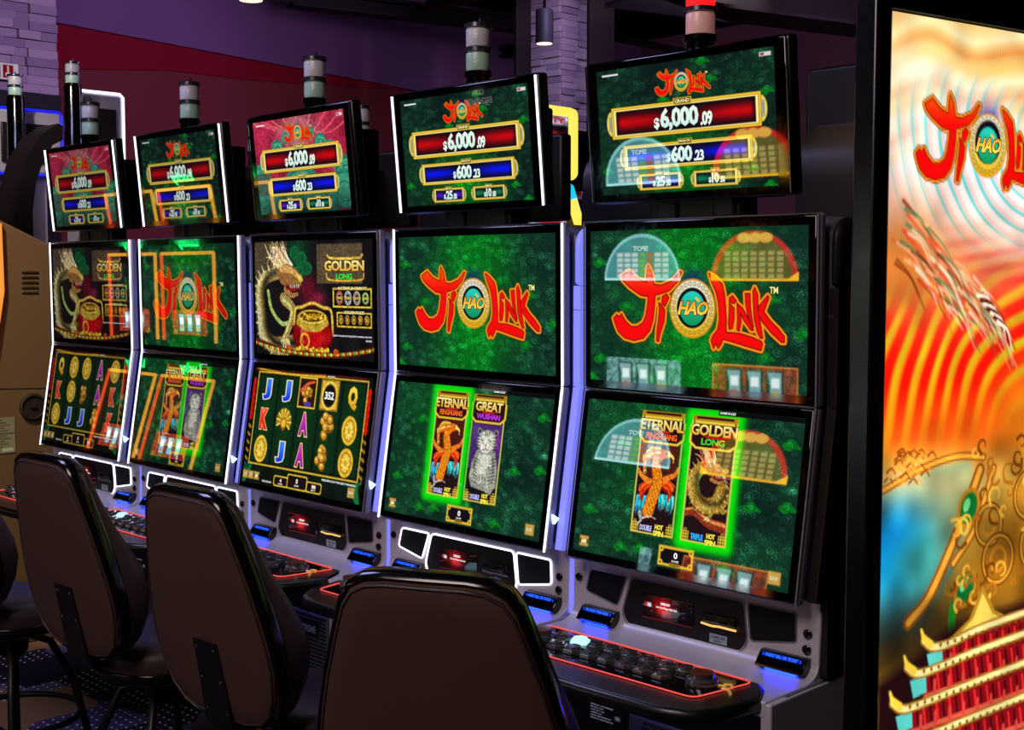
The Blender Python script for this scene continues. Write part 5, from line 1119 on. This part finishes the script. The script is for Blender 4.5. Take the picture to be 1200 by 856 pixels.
CH = [(.512, -.950, 27, 'nearest brown casino chair, its wide back turned to the viewer, cut off below'),
      (-.522, -.794, 3, 'brown casino chair between the nearest chair and the full-back one at left'),
      (-1.275, -.785, 3, 'brown casino chair at left whose whole back and seat are in view'),
      (-1.93, -.89, 20, 'brown casino chair at the left edge, mostly cut off by the picture border')]
proto = make_chair(CH[0][3], 'casino chairs along the machines')
for i, (x, y, rz, lab) in enumerate(CH):
    o = proto if i == 0 else copy_tree(proto)
    a = math.radians(rz); o.rotation_euler = (0, 0, a); o.location = (x - .36 * math.sin(a), y + .36 * math.cos(a), FZ); o['label'] = lab

# ------------------------------------------------------------------ brown cabinet at the left end
bc = thing('brown_slot_cabinet', 'warm lit brown cabinet side with louvers, round lock and data plate at left', 'slot machine', (-3.5, .30, 0))
def bp(u, v): p = on_x(u, v, -3.5); return (p.y - .30, p.z)
prof = [bp(-60, 228), bp(0, 258), bp(66, 291), bp(110, 300), (.62, 1.2), (.62, FZ), (bp(-60, 580)[0], FZ)]
MB().prism(prof, -.30, 0, lambda a, b, d: (d, a, b)).build('cabinet', M['brown_cab'], bc, bevel=.006)
s0, s1 = bp(-60, 457), bp(70, 455); MB().prism([(s0[0], s0[1] - .002), (s1[0], s1[1] - .002), (s1[0], s1[1] + .002), (s0[0], s0[1] + .002)], -.01, .0012, lambda a, b, d: (d, a, b)).build('panel_seam', M['brown_dark'], bc)
for i in range(5):
    a, b = bp(25, 319 + 6 * i), bp(45, 319 + 6 * i); MB().prism(rrect(a[0], b[0], a[1] - .006, a[1] + .004, .004, 2), -.01, .004, lambda a, b, d: (d, a, b)).build('louver', M['brown_dark'], bc, bevel=.002)
lc = bp(38, 477); mr = Matrix.Rotation(math.radians(90), 4, 'Y')
lk = MB().lathe([(.062, 0), (.062, .010), (.052, .014), (.050, .008), (.02, .008)], (0, lc[0], lc[1]), 28, mtx=mr).build('round_lock', M['brown_dark'], bc, smooth=40)
MB().box(.008, .016, lc[0] - .012, lc[0] + .014, lc[1] - .003, lc[1] + .003).build('lock_keyway', M['screw'], lk)
cvp = Canvas(40, 50, .72, (.62, .55, .40)); cvp.rect(0, .44, .72, .47, (.3, .25, .15))
for i in range(11): cvp.rect(.05, .06 + .075 * i, .4 + .25 * ((i * 7) % 5) / 5, .09 + .075 * i, (.38, .32, .2))
cvp.rect(.05, .86, .30, .95, (.85, .8, .6)); cvp.rect(.38, .86, .66, .95, (.85, .8, .6))
a, b = bp(-16, 491), bp(18, 530); cvp.build('plate', bc, (.002, a[0], a[1]), (0, b[0] - a[0], 0), (0, 0, b[1] - a[1]), (1, 0, 0), M['printed_plate'] if 'printed_plate' in M else 'print', .001)
e0, e1 = bp(-3, 262), bp(-3, 420); MB().tube([(.012, e0[0] + .0, e0[1]), (.012, e0[0] + .004, (e0[1] + e1[1]) / 2), (.012, e1[0] - .03, e1[1])], .014, 8).build('amber_edge_light', M['led_amber'], bc, smooth=60)

# ------------------------------------------------------------------ machines standing back to back behind the bank
def rear_machine(x, y, label, candle=True, hood=True, zt=2.03):
    t = thing('rear_slot_machine', label, 'slot machine', (x, y, 0), 0, 'dark machine backs behind the bank')
    MB().box(-.34, .34, -.20, .36, FZ, 1.60).build('cabinet', M['body_dark'], t, bevel=.03)
    MB().box(-.27, .27, .10, .15, 1.72, zt).build('topper_back', M['body_dark'], t, bevel=.01)
    mb = MB()                                                                 # curved arm from the cabinet top to the topper
    sec = [(-.16, 1.60), (-.155, 1.78)] + [(-.02 - .135 * math.cos(math.radians(a)), 1.80 + .13 * math.sin(math.radians(a))) for a in range(15, 91, 15)] + [(.10, 1.93), (.10, 1.74), (.02, 1.73), (-.03, 1.60)]
    mb.prism(sec, -.13, .13, lambda a, b, d: (d, a, b)); mb.build('curved_arm', M['body_dark'], t, smooth=35)
    if candle:
        cand = lambda name, key, maker, parent: maker(parent)
        tower_light(t, (0, .10, 2.0), 'clear', cand, .030)
    return t
RM = [(.42, .62, 'dark machine back with a curved arm between the nearest machine and the LED wall'), (-.30, .62, 'dark machine back behind the gap beside the nearest machine'), (-1.02, .62, 'dark machine back behind the gap right of the middle machine'), (-1.78, .62, 'dark machine back in the gap left of the middle machine'), (-2.5, .62, 'dark machine back behind the machine by the brown cabinet')]
for x, y, lab in RM: rear_machine(x, y, lab, zt=2.10 if x > 0 else 2.0)

# ------------------------------------------------------------------ yellow framed machine seen through the gap
def gap_machine():
    x = -2.6; a, b = on_x(628, 140, x), on_x(676, 200, x); y0, y1 = a.y, b.y
    t = thing('yellow_framed_machine', 'slot machine with a yellow lit frame in the gap above the bank', 'slot machine', (x, (y0 + y1) / 2, 0)); h = (y1 - y0) / 2
    zt, zb, z2, z3 = on_x(670, 130, x).z, on_x(670, 206, x).z, on_x(670, 216, x).z, on_x(670, 276, x).z
    MB().box(-.4, -.02, -h - .3, h, FZ, zt).build('cabinet', M['black'], t)
    fr = [(h - .03, zt - .01), (h - .03, zb), (-h - .25, zb - .0), (-h - .25, zt - .01)]; MB().tube([(0, a, b) for a, b in rounded(fr, .02)], .026, 8, True).build('yellow_light_frame', M['led_yellow'], t, smooth=60)
    cvv = Canvas(40, 40, 1., (.10, .04, .10)); cvv.rect(0, .02, 1, .18, (.8, .75, .85)); cvv.text('BOUNTY', .25, .05, .95, .15, (.75, .1, .2), off=.04); cvv.rect(.1, .3, .92, .9, (.55, .10, .08)); cvv.rect(.15, .35, .85, .85, (.12, .05, .12)); cvv.grain(.6, 14, 2)
    cvv.build('upper_screen', t, (.0, -h - .22, zt - .03), (0, 2 * h + .15, 0), (0, 0, zb - zt + .05), (1, 0, 0), 'pixels')
    MB().tube([(.0, -h - .1, z2), (.0, h - .10, z2), (.0, h - .06, z2 - .02), (.0, h + .05, z3)], .026, 8).build('teal_light_edge', M['teal_edge'], t, smooth=60)
    MB().tube([(.004, h - .045, z2 - .08), (.004, h + .05, z3 - .01)], .028, 8).build('yellow_light_edge', M['led_yellow'], t, smooth=60)
    cw = Canvas(30, 30, 1., (.55, .5, .62)); cw.grain(.9, 12, 8); cw.rect(.5, .2, .9, .5, (.85, .8, .9)); cw.rect(.55, .6, .9, .8, (.75, .1, .15)); cw.build('lower_screen', t, (.0, -h - .2, z2 - .03), (0, 2 * h + .12, 0), (0, 0, z3 - z2 + .02), (1, 0, 0), 'pixels')
    # neighbour at right: dark topper back with small purple and red lights
    a, b = on_x(676, 150, x), on_x(688, 225, x)
    t2 = thing('dark_topper_machine', 'dark machine with small red and purple lights right of the yellow frame', 'slot machine', (x - .1, a.y + .03, 0))
    MB().box(-.1, .0, 0, .26, FZ, on_x(680, 232, x).z).build('cabinet', M['black'], t2); MB().box(-.1, .02, .0, .20, on_x(680, 226, x).z, on_x(680, 150, x).z).build('topper', M['gloss'], t2, bevel=.01)
    z = on_x(686, 195, x).z; MB().tube([(.05, .20, z), (.05, .20, z - .10)], .014, 8).build('purple_light', M['blue_edge'], t2)
    for k, dz in enumerate((-.14, -.26, -.31)): MB().box(.02, .05, .10, .24, z + dz - .012, z + dz + .012).build('red_light', M['led_red'], t2)
gap_machine()
# ------------------------------------------------------------------ far bank at upper left, seen from behind
def far_machine(u0, u1, vt, vb, x, edge, label, pole_u, pole_v):
    a, b = on_x(u0, vt, x), on_x(u1, vb, x); zt, zb = a.z, b.z; w = b.y - a.y
    t = thing('far_slot_machine', label, 'slot machine', (x, a.y, 0)); MB().box(-.35, -.1, .05, w - .05, FZ, zb + .02).build('cabinet', M['grey_back'], t, bevel=.02)
    MB().box(-.10, 0, 0, w, zb, zt).build('monitor_back', M['grey_back'], t, bevel=.02); MB().box(0, .02, w * .15, w * .80, zb + (zt - zb) * .18, zt - (zt - zb) * .22).build('mount_plate', M['body_dark'], t, bevel=.006)
    MB().tube([(0, 0, zt), (0, w - .02, zt), (0, w, zt - .02), (0, w, zb), (0, 0, zb - .0)], .0075, 8).build('edge_light', M[edge], t)
    p = on_x(pole_u, pole_v, x + .15); q = (p.x - x, p.y - a.y)
    MB().lathe([(.052, zb - .3), (.050, p.z - .02), (.040, p.z)], (q[0], q[1], 0), 20).build('light_pole', M['gloss'], t, smooth=40)
    tower_light(t, (q[0], q[1], p.z - .06), 'clear', lambda n, k, mk, pa: mk(pa), .040)
    MB().box(-.12, .02, w * .3, w * .55, zb - .5, zb).build('neck', M['body_dark'], t, bevel=.01)
    return t
far_machine(96, 146, 106, 196, -5.0, 'led_white', 'far machine with a white edged grey monitor back', 85, 98)
far_machine(-14, 74, 124, 207, -5.4, 'blue_edge', 'far machine with a blue edged grey monitor back at left', 18, 112)
def hood_arm(u, v, x, label):
    px = [(6, 262), (10, 222), (20, 186), (36, 161), (56, 147), (62, 150), (62, 166), (50, 172), (40, 188), (31, 214), (25, 262)]; pts = [on_x(a_, b_, x) for a_, b_ in px]
    t = thing('curved_topper_arm', label, 'machine arm', (x, pts[0].y, 0)); q = [(p.y - pts[0].y, p.z) for p in pts]
    MB().prism(q, -.12, .12, lambda a, b, d: (d, a, b)).build('arm', M['body_dark'], t, smooth=30); MB().box(-.12, .12, 0, q[-1][0], FZ, q[0][1]).build('post', M['body_dark'], t)
hood_arm(12, 150, -4.6, 'black curved arm arching above the brown cabinet')
ex = on_x(-34, 70, -7.4); t = thing('exit_sign', 'small lit red and white sign box at the upper left edge', 'sign', (-7.4, ex.y, ex.z - .09))
MB().box(-.10, 0, 0, .36, -.03, .10).build('box', M['w_pink'], t, bevel=.004)
cvs = Canvas(60, 24, 2.6, (.85, .80, .90)); cvs.rect(.06, .1, 1.55, .9, (.55, .03, .05)); cvs.rect(1.7, .1, 2.3, .9, (.55, .03, .05)); cvs.text('EXIT', .25, .25, 1.4, .75, (.98, .95, .95), off=.02); cvs.ell(2., .68, .16, .14, (.95, .9, .95)); cvs.stroke([(2., .2), (2., .6)], .05, .05, (.9, .8, .9))
cvs.build('sign_face', t, (.001, .01, .095), (0, .34, 0), (0, 0, -.12), (1, 0, 0), 'dim_pixels')

# ------------------------------------------------------------------ reel machines across the aisle (they show as reflections in the screens)
def aisle_machine(x, y, label, kind):
    t = thing('reel_slot_machine', label, 'slot machine', (x, y, 0), 0); E = .385 if kind == 'edge' else .29
    MB().box(-E + .01, E - .01, -.55, -.06, FZ, 1.50 if kind != 'edge' else 1.60).build('cabinet', M['black'], t, bevel=.02)
    MB().box(-E + .01, E - .01, -.10, .18, .62, .74).build('deck', M['black'], t, bevel=.015)
    if kind != 'edge':
        dome = [(.26 * math.cos(math.radians(a)), 1.47 + .25 * math.sin(math.radians(a))) for a in range(0, 181, 10)]
        MB().prism(dome, -.20, -.052, yz).build('dome_sign', M['black'], t)
        cv = Canvas(90, 44, 2.05, (.0, .0, .0)); D_ = [((1.025 - 1.02 * math.cos(math.radians(a))), 1. - .98 * math.sin(math.radians(a))) for a in range(0, 181, 10)]
        if kind == 'white':
            cv.poly(D_, (.42, .62, .64)); cv.poly([(1.025 + (a - 1.025) * .93, 1 + (b - 1) * .93) for a, b in D_], (.22, .42, .44))
            for i in range(7):
                for j in range(5): cv.rect(.32 + .2 * i, .42 + .11 * j, .48 + .2 * i, .50 + .11 * j, (.62, .66, .66) if i not in (2, 3) else ((.55, .28, .12), (.35, .5, .2))[i - 2])
            cv.text('SPOT', .85, .28, 1.25, .38, (.7, .75, .75)); cv.rect(0, .95, 2.05, 1, (.6, .8, .8))
        else:
            cv.poly(D_, (.62, .05, .04)); cv.poly([(1.025 + (a - 1.025) * .86, 1 + (b - 1) * .90) for a, b in D_], (.30, .25, .06))
            for i in range(7):
                for j in range(5): cv.rect(.36 + .2 * i, .42 + .11 * j, .50 + .2 * i, .50 + .11 * j, (.55, .48, .25))
            cv.poly([(0, 1), (.0, .80), (.25, .95), (1.8, .95), (2.05, .80), (2.05, 1)], (.85, .62, .04))
            for q in (.75, 1., 1.25): cv.ell(q, .16, .16, .10, (.75, .55, .2))
        # dome picture cut to its outline
        o = cv.build('dome_picture', t, (.26, -.05, 1.72), (-.52, 0, 0), (0, 0, -.25), (0, 1, 0), 'sign_pixels', .002)
        bm = bmesh.new(); bm.from_mesh(o.data); bmesh.ops.delete(bm, geom=[v for v in bm.verts if (v.co.x / .26) ** 2 + ((v.co.z - 1.468) / .254) ** 2 > 1.0], context='VERTS'); bm.to_mesh(o.data); bm.free()
    cr = Canvas(90, 34, 2.6, (.30, .42, .44) if kind == 'white' else (.40, .10, .05)); cr.grain(.5, 12, 3)
    for i in range(3):
        x0 = .42 + .62 * i; cr.rect(x0, .12, x0 + .5, .88, (.05, .06, .07)); cr.poly([(x0 + .06, .15), (x0 + .48, .15), (x0 + .40, .5), (x0 + .40, .85), (x0 + .06, .85)], (.42, .52, .55)); cr.rect(x0 + .12, .3, x0 + .36, .55, (.75, .8, .8)); cr.ell(x0 + .25, .72, .1, .08, ((.6, .5, .2), (.3, .5, .6), (.6, .3, .2))[i])
    if kind == 'red': cr.frame(.03, .04, 2.57, .96, .04, (.7, .45, .1))
    zr = 1.06 if kind != 'edge' else 1.22; cr.build('reel_window', t, (.25, -.058, zr), (-.50, 0, 0), (0, 0, -.19), (0, 1, 0), 'sign_pixels', .002)
    if kind == 'edge':
        for sx in (-E, E):
            mb = MB(); mb.tube([(sx, -.05, z) for z in (.98, 1.2, 1.42, 1.665)], .013, 8); mb.build('edge_light', M['edge_red' if sx < 0 else 'edge_yellow'], t, smooth=60)
        MB().tube([(E, -.05, 1.665), (-E, -.05, 1.665)], .013, 8).build('edge_light', M['edge_yellow'], t)
        c2 = Canvas(60, 40, 1.5, (.03, .05, .04)); c2.grain(.8, 12, 4); c2.text('WIN', .4, .3, 1.1, .6, (.05, .25, .12)); c2.build('glass_picture', t, (.27, -.058, 1.58), (-.54, 0, 0), (0, 0, -.34), (0, 1, 0), 'sign_pixels', .002)
        c3 = Canvas(60, 24, 3., (0, 0, 0)); c3.text('Lucky', .2, .1, 2.8, .9, (.05, .75, .35), off=.05, shear=.3); c3.build('neon_sign', t, (.20, -.058, 1.80), (-.40, 0, 0), (0, 0, -.12), (0, 1, 0), 'sign_pixels', .002); MB().box(-.22, .22, -.2, -.06, 1.66, 1.82).build('sign_box', M['black'], t)
M['edge_red'] = mat('red_orange_led_edge', (.4, .1, .02), .4, emit=(1., .32, .10), es=5.5); M['edge_yellow'] = mat('yellow_orange_led_edge', (.4, .3, .05), .4, emit=(1., .68, .20), es=5.5)
aisle_machine(-2.21, -2.85, 'reel machine across the aisle with a white domed pay table', 'white')
aisle_machine(-1.51, -2.85, 'reel machine across the aisle with a red and gold domed pay table', 'red')

aisle_machine(-6.75, -2.85, 'reel machine across the aisle with orange lit edges and a green sign', 'edge')
aisle_machine(-7.62, -2.85, 'reel machine with orange lit edges beyond the one with the green sign', 'edge')
cs = thing('coin_exchange_sign', 'small hanging sign reading coin exchange across the aisle', 'sign', (-4.5, -4.0, 2.04)); MB().box(-.17, .17, -.03, 0, -.075, .075).build('panel', M['gloss'], cs)
for sx in (-.13, .13): MB().tube([(sx, -.015, .07), (sx, -.015, 2.58)], .006, 6).build('hanger', M['gloss'], cs)
cv = Canvas(60, 26, 2.3, (.008, .008, .01)); cv.text('COIN', .75, .12, 1.55, .42, (.30, .27, .27), off=.03); cv.text('EXCHANGE', .25, .55, 2.05, .85, (.30, .27, .27), off=.03)
cv.build('sign_face', cs, (.165, .001, .072), (-.33, 0, 0), (0, 0, -.144), (0, 1, 0), 'sign_pixels', .001)
